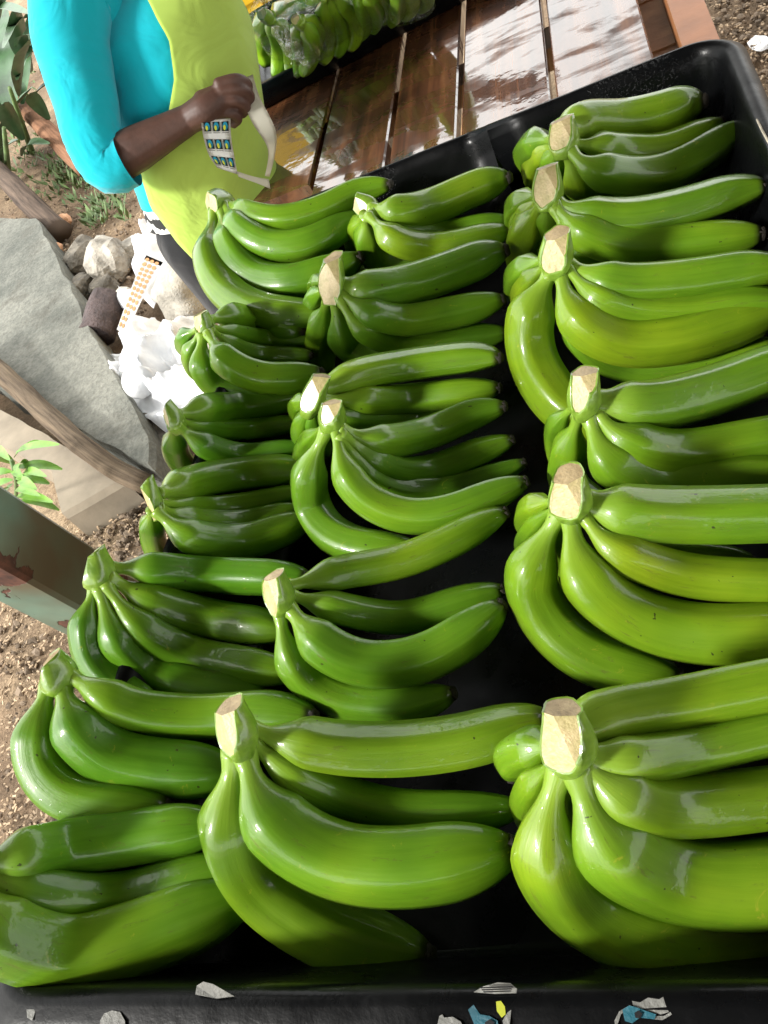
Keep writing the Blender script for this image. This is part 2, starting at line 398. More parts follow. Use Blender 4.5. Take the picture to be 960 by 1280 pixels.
def branch(name, pts, w, mat, label, z=None, seg=12, n=40, knob=.16):
    W = [P(u, v, zz) for u, v, zz in pts]; path = catmull(W, n)
    root = W[0].copy(); bm = bmesh.new(); uv = bm.loops.layers.uv.new()
    def rad(t): return (w[0] + (w[1] - w[0]) * t) / 2
    loft(bm, path, rad, seg, lambda th, t: 1 + knob * noise.noise(Vector((math.cos(th), math.sin(th), t * 6)) * 1.5 + root), uv)
    return tag(obj(name, bm, mat), label, 'branch')
branch('weathered_branch', [(-40, 432, .22), (20, 482, .19), (60, 520, .18), (110, 563, .17), (150, 590, .13), (185, 606, .10)], (.080, .062), M_BARK,
       'long weathered brown branch lying across the grey concrete slab')
branch('dark_stick', [(-30, 190, .2), (5, 222, .17), (45, 262, .1), (75, 290, .04)], (.11, .12), M_BARKD, 'dark broken stick on the soil just above the concrete slab')
branch('reddish_stick', [(15, 115, .25), (45, 150, .2), (80, 182, .12), (110, 210, .05)], (.09, .13), M_BARKR, 'reddish brown stick leaning on the soil left of the turquoise sleeve')

# turquoise roof post
pa, pb = D(-190, 572, .96), D(400, 915, 1.86)
post = thing('steel_post', 'square turquoise painted post with rust patches at the left of the tray', 'post', pb)
ax = (pb - pa).normalized(); pa2 = pa - ax * 1.55
def square_tube(a, b, h, mat, name, parent, roll):
    t = (b - a).normalized(); n = Vector((0, 0, 1)).cross(t).normalized(); n = Matrix.Rotation(roll, 3, t) @ n; q = t.cross(n)
    bm = bmesh.new(); rings = []
    k = 26; c = .12
    for i in range(k + 1):
        p = a.lerp(b, i / k); ring = []
        for sx, sy in ((1, 1 - c), (1 - c, 1), (-1 + c, 1), (-1, 1 - c), (-1, -1 + c), (-1 + c, -1), (1 - c, -1), (1, -1 + c)):
            ring.append(bm.verts.new(p + n * sx * h + q * sy * h))
        rings.append(ring)
    for i in range(k):
        for j in range(8): bm.faces.new((rings[i][j], rings[i][(j + 1) % 8], rings[i + 1][(j + 1) % 8], rings[i + 1][j]))
    bm.faces.new(rings[0]); bm.faces.new(rings[-1])
    return obj(name, local(bm, parent), mat, parent)
square_tube(pa2, pb, .043, M_POST, 'shaft', post, R(32))

# unseen shelter roof, added and sized to shade the tray and table
roof = thing('unseen_roof', 'unseen corrugated metal shelter roof added to shade the tray and the wooden table', 'roof', (1.2, .3, 2.42))
bm = bmesh.new(); g = []
RX0, RX1, RY0, RY1 = -1.35, 4.6, -5.5, 3.3
for i in range(171):
    x = RX0 + (RX1 - RX0) * i / 170
    g.append([bm.verts.new((x - 1.2, y - .3, .02 * math.sin(i * math.pi / 2) + .08 * (x - 1.2))) for y in (RY0, -1, 1, RY1)])
for a, b in zip(g, g[1:]):
    for j in range(3): bm.faces.new((a[j], b[j], b[j + 1], a[j + 1]))
sheet = obj('roof_sheet', bm, M_ROOF, roof)
for y in (-3, -1, 1, 3):
    bm = bmesh.new(); box(bm, (.4, y - .3, -.09 + .032), (2.55, .04, .05), Matrix.Rotation(-.08, 3, 'Y'))
    obj('rafter', bm, M_RAWWOOD, roof)

# ------------------------------------------------------------------ wooden table
H = .52
table = thing('wooden_table', 'wet dark brown slatted wooden table behind the black banana tray', 'table', (-.25, 1.0, 0))
edges = [-1.53, -1.085, -.79, -.535, -.225, .085]
ytab0, ytab1 = .12, 2.75
for i, (a, b) in enumerate(zip(edges, edges[1:])):
    x0, x1 = a * H + .004, b * H - .006
    bm = bmesh.new(); n = 26
    prof = [(x0, -.022), (x0, -.003), (x0 + .003, 0), (x1 - .003, 0), (x1, -.003), (x1, -.022)]
    rings = []
    for k in range(n + 1):
        ytab0 = 1.42 if i == 0 else .12
        y = ytab0 + (ytab1 - ytab0) * k / n; dz = .0015 * noise.noise(Vector((a * 9, y * 2, 0)))
        rings.append([bm.verts.new((x + .001 * noise.noise(Vector((x * 5, y * 3, 2))), y, TABLE_Z + z + dz)) for x, z in prof])
    for r0, r1 in zip(rings, rings[1:]):
        for j in range(6): bm.faces.new((r0[j], r0[(j + 1) % 6], r1[(j + 1) % 6], r1[j]))
    bm.faces.new(rings[0]); bm.faces.new(rings[-1])
    obj('plank', local(bm, table), M_PLANK, table)
for y in (.3, 1.0, 1.66, 2.35):
    bm = bmesh.new(); box(bm, (-.33 if y > 1.3 else -.27, y, TABLE_Z - .045), (.36 if y > 1.3 else .29, .045, .02)); obj('crossbeam', local(bm, table), M_RAWWOOD, table)
for x in (-.535, .06):
    bm = bmesh.new(); box(bm, (x, 1.4, TABLE_Z - .10), (.022, 1.3, .034)); obj('side_rail', local(bm, table), M_RAWWOOD, table)
for x in (-.535, .06):
    for y in (.2, 2.6):
        bm = bmesh.new(); box(bm, (x, y, (TABLE_Z - .135) / 2), (.035, .035, (TABLE_Z - .135) / 2)); obj('leg', local(bm, table), M_RAWWOOD, table)
# reddish chair-like frame at the right end
fr = thing('wooden_trestle', 'reddish brown and pale wood trestle standing beside the table behind the tray', 'trestle', (.13, 1.6, 0))
bm = bmesh.new(); box(bm, (.105, 1.85, TABLE_Z - .03), (.025, .55, .03)); obj('top_board', local(bm, fr), M_REDWOOD, fr)
for y in (1.42, 1.55, 1.75):
    bm = bmesh.new(); box(bm, (.065, y, TABLE_Z - .075), (.028, .018, .012)); obj('stretcher', local(bm, fr), M_RAWWOOD, fr)
for y in (1.35, 2.3):
    bm = bmesh.new(); box(bm, (.115, y, (TABLE_Z - .061) / 2), (.03, .022, (TABLE_Z - .061) / 2)); obj('leg', local(bm, fr), M_REDWOOD, fr)

# ------------------------------------------------------------------ trays
def tray_bm(x0, x1, y0, y1, ztop, depth, cr=.05, slope=.03, fl=.032):
    bm = bmesh.new()
    def side(o): return o * .35 if o > 0 else o
    def loop(off, z):
        out = []; r = max(.006, cr + off)
        for cx, cy, a0 in ((x1 - cr, y1 - cr, 0), (x0 + cr, y1 - cr, 90), (x0 + cr, y0 + cr, 180), (x1 - cr, y0 + cr, 270)):
            for k in range(9):
                a = R(a0 + k * 11.25); rx = max(.006, cr + side(off)); ry = r if a0 >= 180 else rx; out.append((cx + rx * math.cos(a), cy + ry * math.sin(a)))
            # straight run subdivided
            nx, ny = {0: (x0 + cr, y1 + side(off)), 90: (x0 - side(off), y0 + cr), 180: (x1 - cr, y0 - off), 270: (x1 + side(off), y1 - cr)}[a0]
            px_, py_ = out[-1]
            for k in range(1, 12): out.append((px_ + (nx - px_) * k / 12, py_ + (ny - py_) * k / 12))
        return [bm.verts.new((x, y, z + .0012 * noise.noise(Vector((x * 9, y * 9, z * 9))))) for x, y in out]
    prof = [(-slope * .6, ztop - depth), (-.004, ztop - .05), (fl - .004, ztop - .030), (fl - .001, ztop - .024), (fl, ztop - .010), (fl - .003, ztop - .0062), (.010, ztop - .0030), (.003, ztop - .0005), (-.003, ztop),
            (-.009, ztop - .003), (-.014, ztop - .014), (-.020, ztop - .034), (-slope - .016, ztop - depth + .03), (-slope - .024, ztop - depth + .012), (-slope - .042, ztop - depth + .004)]
    L = [loop(*p) for p in prof]
    for a, b in zip(L, L[1:]):
        for i in range(len(a)): f = bm.faces.new((a[i], a[(i + 1) % len(a)], b[(i + 1) % len(a)], b[i])); f.smooth = True
    bm.faces.new(L[0]); bm.faces.new(L[-1]); return bm
TX0, TX1, TY0, TY1 = -1.115 * H, .222 * H, .172 * H, 2.10 * H
tray = thing('banana_tray', 'long black plastic tray full of green banana hands on the table', 'tray', ((TX0 + TX1) / 2, (TY0 + TY1) / 2, RIM - .13))
bm = tray_bm(TX0, TX1, TY0, TY1, RIM, .13)
for v in bm.verts:
    if v.co.x < -.2: v.co.x += .062 * min(1, max(0, (v.co.y - TY0) / (TY1 - TY0)) * 2.2) ** .8
obj('basin', local(bm, tray), M_TRAY, tray)

# second tray, turned slightly, behind
t2a, t2b = P(345, 131, TABLE_Z), P(590, -1, TABLE_Z)
ang = math.atan2(t2b.y - t2a.y, t2b.x - t2a.x)
tray2 = thing('far_banana_tray', 'low black tray with bagged stickered bananas at the far end of the table', 'tray', (t2a.x, t2a.y, TABLE_Z + .002))
tray2.rotation_euler.z = ang
T2H = .052
obj('basin', tray_bm(-.06, .86, -.004, .52, T2H, T2H, .04, .02, .012), M_TRAY, tray2)

# ------------------------------------------------------------------ bananas
def pent(phi, k=.5):
    def f(th, t):
        a = ((th + phi) % (2 * math.pi / 5)) - math.pi / 5
        r = .905 / math.cos(a) ** .95
        m = k * sm(.06, .25, t)
        return 1 * (1 - m) + m * r
    return f
def banana_mesh(path, Rm, ped, root, name='banana', tipopen=.34, seg=20, n=46, neck=.33):
    bm = bmesh.new(); uv = bm.loops.layers.uv.new('UVMap')
    p = catmull(path, n)
    for _ in range(9): p = [p[0]] + [(p[i - 1] + 2 * p[i] + p[i + 1]) / 4 for i in range(1, n - 1)] + [p[-1]]
    def rad(t):
        a = neck + .10 * (1 - sm(0, .07, t)) + (.93 - neck) * sm(ped * .55, ped * 1.0 + .13, t)
        a += .07 * math.sin(math.pi * min(1, max(0, (t - ped) / (1 - ped))))
        x_ = min(1, max(0, 1 - t) / .24); e = tipopen + (1 - tipopen) * (1 - (1 - x_) ** 2.3) ** .85
        return Rm * min(a, a * e)
    rv = random.random() * 6.28
    loft(bm, p, rad, seg, pent(rv, .85), uv)
    bmesh.ops.translate(bm, verts=bm.verts, vec=-root)
    me = bpy.data.meshes.new(name); bmesh.ops.recalc_face_normals(bm, faces=bm.faces); bm.to_mesh(me); bm.free(); me.materials.append(MB)
    return me, p
ZP = {'a': (-.012, -.030), 'b': (-.030, -.045), 'c': (-.042, -.055), 'd': (-.062, -.085), 'e': (-.055, -.100), 'l': (-.020, -.095), 'u': (-.080, -.088), 'h': (.004, -.012)}
def hand(label, crown, fingers, z0=.022, low=0.0, tint=None, crownw=(34, 44), cut=((-.5, -.3, .8), (-.2, -1, .25)), group='green banana hands packed in the black tray', base=RIM, name='banana_hand', pale=(1,), tips=True):
    (eu, ev, ez), (bu, bv, bz) = crown
    E = P(eu, ev, base + ez); B = P(bu, bv, base + bz)
    root = thing(name, label, 'bananas', (B.x, B.y, base - .1), group)
    # crown block: swollen loft cut by flat planes
    ax = (B - E).normalized(); s = px((E + B) / 2)
    bm = bmesh.new(); L = (B - E).length + s * 17
    E2 = E - ax * s * 8; path = [E2 + ax * (L + s * 8) * k / 9 for k in range(10)]
    w0, w1 = crownw[0] / 2 * s * .95, crownw[1] / 2 * s * .95
    sd_ = random.random() * 50
    loft(bm, path, lambda t: (w0 + (w1 * 1.08 - w0) * sm(0, .62, t)) * (1 - .45 * sm(.70, 1, t)), 22,
         lambda th, t: 1 + .10 * noise.noise(Vector((math.cos(th) * 1.5, math.sin(th) * 1.5, t * 2 + sd_))) + .05 * math.cos(5 * th + sd_))
    n0 = (-ax * .55 + Vector(cut[0]).normalized() * .85).normalized()
    planes = [(E, n0, 1)]
    mid = E.lerp(B, .42)
    c1 = cut[1] if len(cut) > 1 else (-.3, -1, .3)
    for k, c in enumerate([(c1[0] - .28, c1[1], c1[2] - .1), (c1[0] + .32, c1[1], c1[2] + .12)]):
        nn = (Vector(c).normalized() - ax * .38).normalized(); planes.append((mid + nn * (w0 + w1) / 2 * ((.74 if c1[0] > -.9 else .50) + .08 * k), nn, 2))
    for co_, no_, mi in planes:
        res = bmesh.ops.bisect_plane(bm, geom=bm.verts[:] + bm.edges[:] + bm.faces[:], plane_co=co_, plane_no=no_, clear_outer=True)
        ed = [e for e in res['geom_cut'] if isinstance(e, bmesh.types.BMEdge)]
        if len(ed) > 2:
            f = bmesh.ops.contextual_create(bm, geom=ed)['faces']
            for q in f: q.material_index = mi; q.smooth = False
    cf = [f for f in bm.faces if f.material_index and f.calc_area() > (w0 * .5) ** 2]
    mi_ = {f: f.material_index for f in cf}
    if cf:
        r_ = bmesh.ops.inset_region(bm, faces=cf, thickness=min(.0012, w0 * .1), depth=-.0005, use_even_offset=True)['faces']
        for f in r_: f.material_index = 0; f.smooth = False
    obj('crown', local(bm, root), [M_CROWN, M_CUT_TAN, M_CUT_PALE], root)
    for fd in fingers:
        kind, W, pts = fd[0], fd[1], fd[2]; opt = fd[3] if len(fd) > 3 else {}
        zm, zt = opt.get('z', ZP[kind]); zm += low; zt += low
        zs = opt.get('z0', z0 + min(0, bz - .022))
        acc = [0]
        for a, b in zip(pts, pts[1:]): acc.append(acc[-1] + math.hypot(b[0] - a[0], b[1] - a[1]))
        W3 = []
        for (u, v), s_ in zip(pts, acc):
            t = s_ / acc[-1]
            zz = zs + (zm - zs) * sm(0, .5, t) + (zt - zm) * sm(.3, 1, t)
            W3.append(P(u, v, base + zz))
        mm = W3[len(W3) // 2]; Rm = W / 2 * px(mm) * 1.0
        # root the stalk inside the crown
        W3[0] = W3[0].lerp(B, .35)
        me, p = banana_mesh(W3, Rm, opt.get('ped', .12), root.location, neck=opt.get('neck', .30), tipopen=opt.get('open', .36))
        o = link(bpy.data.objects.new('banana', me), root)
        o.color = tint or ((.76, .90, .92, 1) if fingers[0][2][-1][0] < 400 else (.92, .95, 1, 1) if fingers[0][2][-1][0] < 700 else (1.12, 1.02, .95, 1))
        if tips and opt.get('tip', 1) and 0 < pts[-1][0] < 965:
            tb = bmesh.new(); d = (p[-1] - p[-3]).normalized(); r = Rm * opt.get('open', .36)
            loft(tb, [p[-1] - d * r * .3, p[-1] + d * r * .25, p[-1] + d * r * .55], [r * .98, r * .92, r * .6], 9, lambda th, t: 1 + .15 * math.sin(th * 3 + t * 5))
            obj('blossom_end', local(tb, root), M_TIP, o, True)
    return root

# ---- right-hand row, back to front
hand('banana hand in the far right corner of the tray', ((703, 148, .05), (704, 180, .03)), [
    ('a', 47, [(705, 160), (727, 155), (780, 154), (832, 142), (862, 130), (880, 126)], {'ped': .02, 'neck': .6}),
    ('b', 38, [(716, 178), (735, 182), (775, 187), (825, 188), (870, 172), (902, 153)]),
    ('c', 44, [(715, 188), (735, 210), (785, 221), (830, 216), (872, 197), (905, 175), (936, 157)]),
    ('d', 40, [(708, 190), (722, 222), (745, 238), (790, 243), (840, 243)]),
    ('l', 34, [(692, 170), (672, 178), (660, 192), (664, 215)], {'z': (.0, -.08), 'ped': .2}),
    ('l', 32, [(694, 178), (676, 198), (668, 222), (676, 245)], {'z': (-.03, -.09), 'ped': .2}),
    ('e', 32, [(694, 185), (692, 215), (700, 250), (720, 268)]),
], crownw=(26, 34), cut=((-.2, .1, 1), (-.1, -1, .6)))
hand('the right row\'s second banana hand from the back, crown overlapping the one behind', ((685, 207, .055), (684, 246, .032)), [
    ('a', 46, [(697, 250), (722, 266), (787, 273), (862, 259), (918, 241), (957, 232)]),
    ('b', 46, [(697, 258), (724, 288), (769, 306), (825, 308), (900, 300), (953, 292)]),
    ('d', 42, [(698, 265), (722, 310), (760, 333), (830, 345), (900, 340)]),
    ('l', 42, [(676, 252), (662, 282), (652, 308), (652, 350)], {'z': (-.03, -.09), 'ped': .28}),
    ('l', 32, [(676, 238), (656, 250), (645, 268), (650, 298)], {'z': (.0, -.08), 'ped': .2}),
    ('l', 30, [(676, 244), (658, 268), (650, 288), (655, 310)], {'z': (-.01, -.08), 'ped': .2}),
    ('e', 34, [(684, 255), (686, 290), (694, 325), (720, 345)]),
], crownw=(24, 36), cut=((-.1, .2, 1), (-.1, -1, .5)))
hand('the right row\'s third banana hand from the back, long curved finger hanging left', ((697, 291, .06), (694, 330, .035)), [
    ('a', 52, [(714, 328), (740, 345), (785, 355), (862, 350), (937, 338), (985, 334)]),
    ('b', 42, [(716, 336), (742, 370), (790, 387), (860, 390), (930, 380), (985, 376)]),
    ('c', 56, [(703, 338), (708, 375), (732, 410), (785, 430), (855, 424), (915, 405), (985, 383)]),
    ('u', 46, [(705, 345), (725, 420), (780, 455), (870, 452), (970, 432)]),
    ('e', 60, [(690, 338), (672, 374), (663, 408), (669, 450), (690, 490), (722, 520), (770, 530)], {'z': (-.035, -.08), 'ped': .10}),
    ('l', 34, [(684, 318), (656, 336), (645, 355), (650, 385)], {'z': (.0, -.08), 'ped': .2}),
    ('l', 30, [(684, 328), (664, 350), (652, 372), (658, 400)], {'z': (-.01, -.08), 'ped': .2}),
], crownw=(30, 40), cut=((-.1, -.25, 1), (-.1, -1, .3)))
hand('the right row\'s fourth banana hand from the back, upright narrow tan crown', ((731, 465, .06), (730, 508, .035)), [
    ('a', 60, [(750, 503), (775, 506), (825, 505), (900, 486), (965, 462), (1030, 440)], {'ped': .03, 'neck': .5}),
    ('b', 54, [(748, 512), (768, 543), (815, 563), (865, 565), (960, 548), (1030, 536)]),
    ('c', 58, [(738, 522), (752, 566), (785, 590), (830, 600), (885, 598), (1000, 588)]),
    ('d', 46, [(722, 520), (712, 560), (707, 592), (722, 620), (770, 640)], {'ped': .2, 'z': (-.05, -.08)}),
    ('l', 28, [(712, 508), (698, 528), (694, 555), (700, 590)], {'z': (-.02, -.08), 'ped': .2}),
], crownw=(34, 40), cut=((.1, .1, 1), (-.1, -1, .5)))
hand('the right row\'s second banana hand from the front, broad square tan crown', ((711, 592, .06), (713, 634, .035)), [
    ('a', 68, [(736, 624), (787, 642), (862, 646), (960, 644), (1060, 638)], {'ped': .03, 'neck': .45}),
    ('b', 54, [(732, 642), (757, 680), (810, 706), (870, 721), (960, 727), (1060, 726)]),
    ('u', 30, [(800, 672), (830, 688), (880, 692), (942, 700)], {'z': (-.05, -.06), 'z0': -.04, 'ped': .01, 'neck': .8}),
    ('c', 74, [(712, 640), (719, 692), (743, 735), (785, 768), (845, 790), (900, 796), (970, 793), (1060, 786)], {'ped': .11}),
    ('e', 68, [(696, 640), (676, 684), (663, 725), (681, 770), (717, 808), (770, 833), (850, 848)], {'ped': .13, 'z': (-.045, -.085)}),
    ('l', 34, [(690, 620), (666, 634), (659, 652), (668, 672)], {'z': (.0, -.06), 'ped': .2}),
    ('l', 24, [(690, 630), (667, 656), (655, 678), (660, 705)], {'z': (-.01, -.08), 'ped': .2}),
    ('l', 34, [(705, 640), (698, 668), (705, 700), (720, 730)], {'z': (-.04, -.09), 'ped': .2}),
], crownw=(38, 54), cut=((-.1, -.3, 1), (-.12, -1, .3)))
hand('frontmost banana hand of the right row, the largest, with a knobbly finger at its left', ((702, 886, .075), (712, 950, .045)), [
    ('h', 66, [(706, 905), (755, 894), (850, 878), (960, 856), (1080, 834)], {'ped': .01, 'neck': .6, 'z0': .035}),
    ('a', 56, [(738, 945), (790, 950), (862, 938), (960, 915), (1080, 890)], {'ped': .02, 'neck': .5}),
    ('b', 72, [(738, 958), (780, 998), (840, 1012), (960, 1000), (1080, 985)], {'ped': .04}),
    ('c', 97, [(724, 965), (742, 1025), (775, 1066), (835, 1094), (900, 1106), (975, 1104), (1100, 1090)], {'ped': .12}),
    ('e', 85, [(698, 960), (686, 1008), (684, 1062), (708, 1110), (745, 1144), (800, 1170), (880, 1178), (980, 1168)], {'ped': .13, 'z': (-.045, -.095)}),
    ('l', 52, [(694, 925), (662, 935), (642, 950), (640, 972)], {'z': (.01, -.03), 'ped': .25, 'z0': .03}),
    ('l', 40, [(692, 945), (668, 980), (658, 1010), (668, 1045)], {'z': (-.005, -.07), 'ped': .25}),
    ('d', 40, [(712, 965), (712, 1010), (725, 1050), (760, 1090)]),
], z0=.035, crownw=(48, 66), cut=((.25, .45, 1), (-.2, -1, .45)))
# ---- middle row, back to front
hand('banana hand beside the lime apron, four fingers sweeping right over the tray edge', ((262, 254, .06), (276, 254, .045)), [
    ('h', 32, [(284, 253), (312, 266), (353, 274), (403, 262), (445, 240), (475, 232), (488, 230)], {'ped': .08}),
    ('a', 42, [(284, 258), (302, 286), (344, 308), (390, 303), (428, 282), (454, 270)]),
    ('b', 46, [(277, 264), (289, 312), (321, 346), (367, 352), (412, 338), (450, 322)]),
    ('c', 48, [(265, 268), (262, 322), (284, 365), (321, 389), (367, 396), (415, 392)], {'z': (-.02, -.05)}),
], z0=.045, low=.02, crownw=(24, 30), cut=((-1, -.2, .3), (-.5, -1, .3)))
hand('banana hand with a small dark crown at the far end of the middle row', ((444, 250, .03), (458, 258, .02)), [
    ('a', 42, [(465, 262), (504, 266), (541, 258), (587, 238), (622, 225), (636, 222)], {'ped': .06}),
    ('c', 30, [(467, 269), (504, 287), (559, 291), (610, 281), (634, 274)]),
    ('b', 38, [(462, 275), (495, 302), (541, 311), (587, 304), (636, 288)]),
    ('d', 36, [(458, 277), (463, 312), (488, 335), (530, 345)]),
    ('d', 30, [(454, 274), (446, 300), (450, 325), (470, 345)]),
], crownw=(18, 26), cut=((-1, .1, .6),))
hand('banana hand with a tall pale crown in the middle row, touching the apron side hand', ((417, 320, .06), (413, 364, .035)), [
    ('a', 48, [(431, 358), (467, 363), (513, 356), (568, 338), (614, 319), (632, 313)], {'ped': .03, 'neck': .5}),
    ('b', 40, [(433, 368), (458, 390), (504, 401), (559, 392), (600, 383), (628, 374)]),
    ('d', 38, [(428, 375), (449, 408), (495, 427), (550, 428), (634, 416)]),
    ('c', 44, [(420, 372), (424, 405), (438, 430), (470, 445), (530, 450)], {'ped': .2, 'z': (-.05, -.08)}),
    ('l', 38, [(408, 372), (402, 408), (400, 438), (410, 468)], {'ped': .3, 'z': (-.03, -.09)}),
    ('l', 20, [(405, 345), (396, 352), (394, 362), (398, 375)], {'ped': .2, 'z': (.0, -.05)}),
    ('l', 24, [(405, 358), (393, 372), (390, 390), (396, 410)], {'ped': .2, 'z': (-.01, -.07)}),
], crownw=(22, 32), cut=((-.1, -.3, 1), (-.1, -1, .35)))
hand('banana hand with one nearly straight top finger, its crown just behind the yellow-green pair', ((402, 470, .05), (388, 506, .03)), [
    ('a', 40, [(409, 476), (452, 468), (512, 457), (572, 449), (605, 446), (625, 447)], {'ped': .03, 'neck': .6}),
    ('c', 38, [(408, 495), (455, 500), (510, 498), (570, 491), (624, 485)]),
    ('d', 28, [(405, 510), (450, 522), (520, 520), (590, 505)]),
    ('l', 24, [(388, 498), (374, 504), (372, 515), (380, 530)], {'ped': .2, 'z': (.0, -.05)}),
    ('l', 26, [(388, 508), (378, 530), (378, 550), (388, 570)], {'ped': .2, 'z': (-.01, -.07)}),
    ('l', 26, [(394, 512), (392, 530), (398, 550), (410, 570)], {'ped': .2, 'z': (-.02, -.07)}),
], crownw=(22, 30), cut=((.3, .4, 1), (-.2, -1, .6)))
hand('bright yellow-green banana hand in the centre, two fingers spread in a wishbone', ((415, 504, .07), (415, 528, .05)), [
    ('b', 42, [(428, 538), (474, 552), (539, 540), (593, 516), (630, 508)]),
    ('c', 38, [(430, 548), (485, 584), (539, 588), (593, 568), (640, 550)], {'z': (-.05, -.06)}),
    ('c', 34, [(426, 552), (480, 605), (550, 612), (610, 596), (655, 578)], {'z': (-.06, -.07)}),
    ('a', 46, [(422, 536), (430, 588), (463, 627), (512, 645), (565, 640), (620, 617), (657, 602)], {'ped': .12}),
    ('b', 50, [(406, 540), (387, 588), (389, 633), (415, 668), (458, 684), (520, 686)], {'ped': .13}),
    ('l', 26, [(402, 532), (383, 558), (376, 578), (380, 600)], {'z': (-.01, -.08), 'ped': .2}),
], z0=.045, crownw=(24, 34), cut=((0, .4, 1), (-.1, -1, .6)))
hand('the middle row\'s second banana hand from the front, four dark fingers with black tips', ((343, 718, .055), (348, 752, .035)), [
    ('a', 46, [(364, 724), (422, 717), (499, 703), (564, 677), (609, 651), (632, 640)], {'ped': .08}),
    ('b', 44, [(368, 738), (422, 761), (499, 774), (564, 757), (628, 737)], {'ped': .08}),
    ('a', 60, [(366, 762), (402, 804), (455, 828), (520, 824), (575, 797), (627, 757)], {'z': (-.02, -.03), 'ped': .07}),
    ('c', 50, [(350, 768), (358, 810), (387, 850), (437, 876), (505, 881), (566, 866)]),
], crownw=(26, 40), cut=((-.35, .25, 1), (-.5, -1, .3)))
hand('frontmost banana hand of the middle row with a notched cream crown and big lit finger', ((286, 882, .075), (300, 930, .05)), [
    ('a', 66, [(318, 902), (360, 925), (430, 938), (515, 938), (600, 925), (655, 905), (682, 896)], {'ped': .08}),
    ('b', 52, [(316, 920), (359, 963), (423, 993), (492, 1013), (584, 1016), (650, 1010)], {'ped': .08}),
    ('a', 90, [(306, 938), (326, 1003), (366, 1046), (430, 1076), (505, 1082), (580, 1072), (642, 1060)], {'z': (-.015, -.035), 'ped': .12}),
    ('e', 84, [(292, 940), (289, 995), (295, 1055), (330, 1108), (387, 1150), (455, 1180), (535, 1196)], {'ped': .11, 'z': (-.048, -.110)}),
], z0=.035, crownw=(38, 50), cut=((-.25, .1, 1), (-.35, -1, .45)))
# ---- left row, back to front
hand('small furthest banana hand of the left row, against the white plastic waste', ((250, 392, .06), (256, 410, .045)), [
    ('b', 34, [(262, 396), (285, 396), (320, 404), (380, 415)]),
    ('c', 24, [(268, 408), (300, 418), (340, 424), (390, 427)]),
    ('c', 24, [(268, 414), (300, 436), (340, 444), (390, 444)]),
    ('b', 40, [(262, 420), (282, 450), (321, 470), (362, 473), (402, 466)], {'z': (-.005, -.03), 'ped': .15}),
    ('c', 40, [(252, 422), (253, 452), (271, 478), (312, 490), (355, 494)], {'z': (-.02, -.05)}),
    ('l', 24, [(244, 412), (233, 420), (231, 432), (240, 445)], {'z': (.02, -.03), 'ped': .2}),
    ('l', 22, [(246, 418), (238, 440), (240, 458), (250, 475)], {'z': (.01, -.04), 'ped': .2}),
], z0=.045, low=.012, crownw=(18, 24), cut=((-.2, .3, 1), (-.6, -1, .4)))
hand('the left row\'s second banana hand from the back, dark fingers, small pale crown', ((208, 508, .06), (218, 526, .045)), [
    ('b', 38, [(224, 516), (252, 512), (295, 510), (345, 500), (395, 488)], {'ped': .05}),
    ('c', 28, [(226, 526), (265, 537), (320, 537), (380, 528)]),
    ('b', 34, [(222, 533), (258, 558), (310, 571), (380, 560)]),
    ('c', 32, [(214, 536), (221, 568), (243, 592), (290, 605)]),
], z0=.045, crownw=(18, 26), cut=((-1, .2, .5), (-.8, -1, .2)))
hand('the left row\'s third banana hand from the back, glossy fingers beside the soil', ((184, 602, .06), (190, 634, .045)), [
    ('b', 44, [(201, 610), (255, 600), (320, 591), (385, 585)], {'ped': .05}),
    ('c', 30, [(203, 626), (262, 634), (330, 625), (385, 612)]),
    ('c', 36, [(203, 636), (250, 654), (312, 654), (375, 636)]),
    ('b', 46, [(198, 640), (235, 670), (300, 678), (350, 664), (385, 648)], {'z': (-.02, -.05)}),
    ('d', 30, [(188, 640), (190, 668), (202, 695), (235, 715)], {'z': (-.02, -.06)}),
], z0=.045, crownw=(18, 28), cut=((-1, .1, .7), (-.8, -1, .1)))
hand('large banana hand of the left row with its crown in front of the turquoise post', ((117, 690, .065), (124, 724, .045)), [
    ('a', 46, [(143, 703), (195, 711), (260, 717), (335, 720), (385, 722)], {'ped': .08}),
    ('b', 50, [(142, 720), (190, 752), (265, 775), (360, 788)]),
    ('b', 46, [(135, 733), (175, 784), (240, 817), (305, 831), (370, 842)], {'z': (-.035, -.05)}),
    ('b', 50, [(124, 738), (144, 794), (190, 839), (250, 860), (335, 868)], {'z': (-.03, -.06)}),
    ('c', 42, [(115, 738), (108, 782), (118, 825), (150, 860), (200, 885)], {'z': (.01, -.03)}),
], z0=.045, crownw=(28, 42), cut=((-.6, .3, .9), (-1, -.25, .25)))
hand('banana hand at the lower left edge with a green trimmed crown over sandy soil', ((60, 824, .07), (74, 850, .05)), [
    ('a', 56, [(92, 840), (117, 862), (167, 887), (250, 895), (333, 889), (392, 896)], {'ped': .10}),
    ('b', 68, [(78, 856), (92, 902), (133, 942), (190, 958), (300, 966)], {'ped': .10, 'z': (.002, -.04)}),
    ('c', 62, [(56, 858), (50, 900), (52, 948), (78, 986), (128, 1005), (210, 1010)], {'ped': .10, 'z': (.012, -.025)}),
], z0=.05, crownw=(34, 48), cut=((-.6, .3, .9), (-1, -.25, .25)))
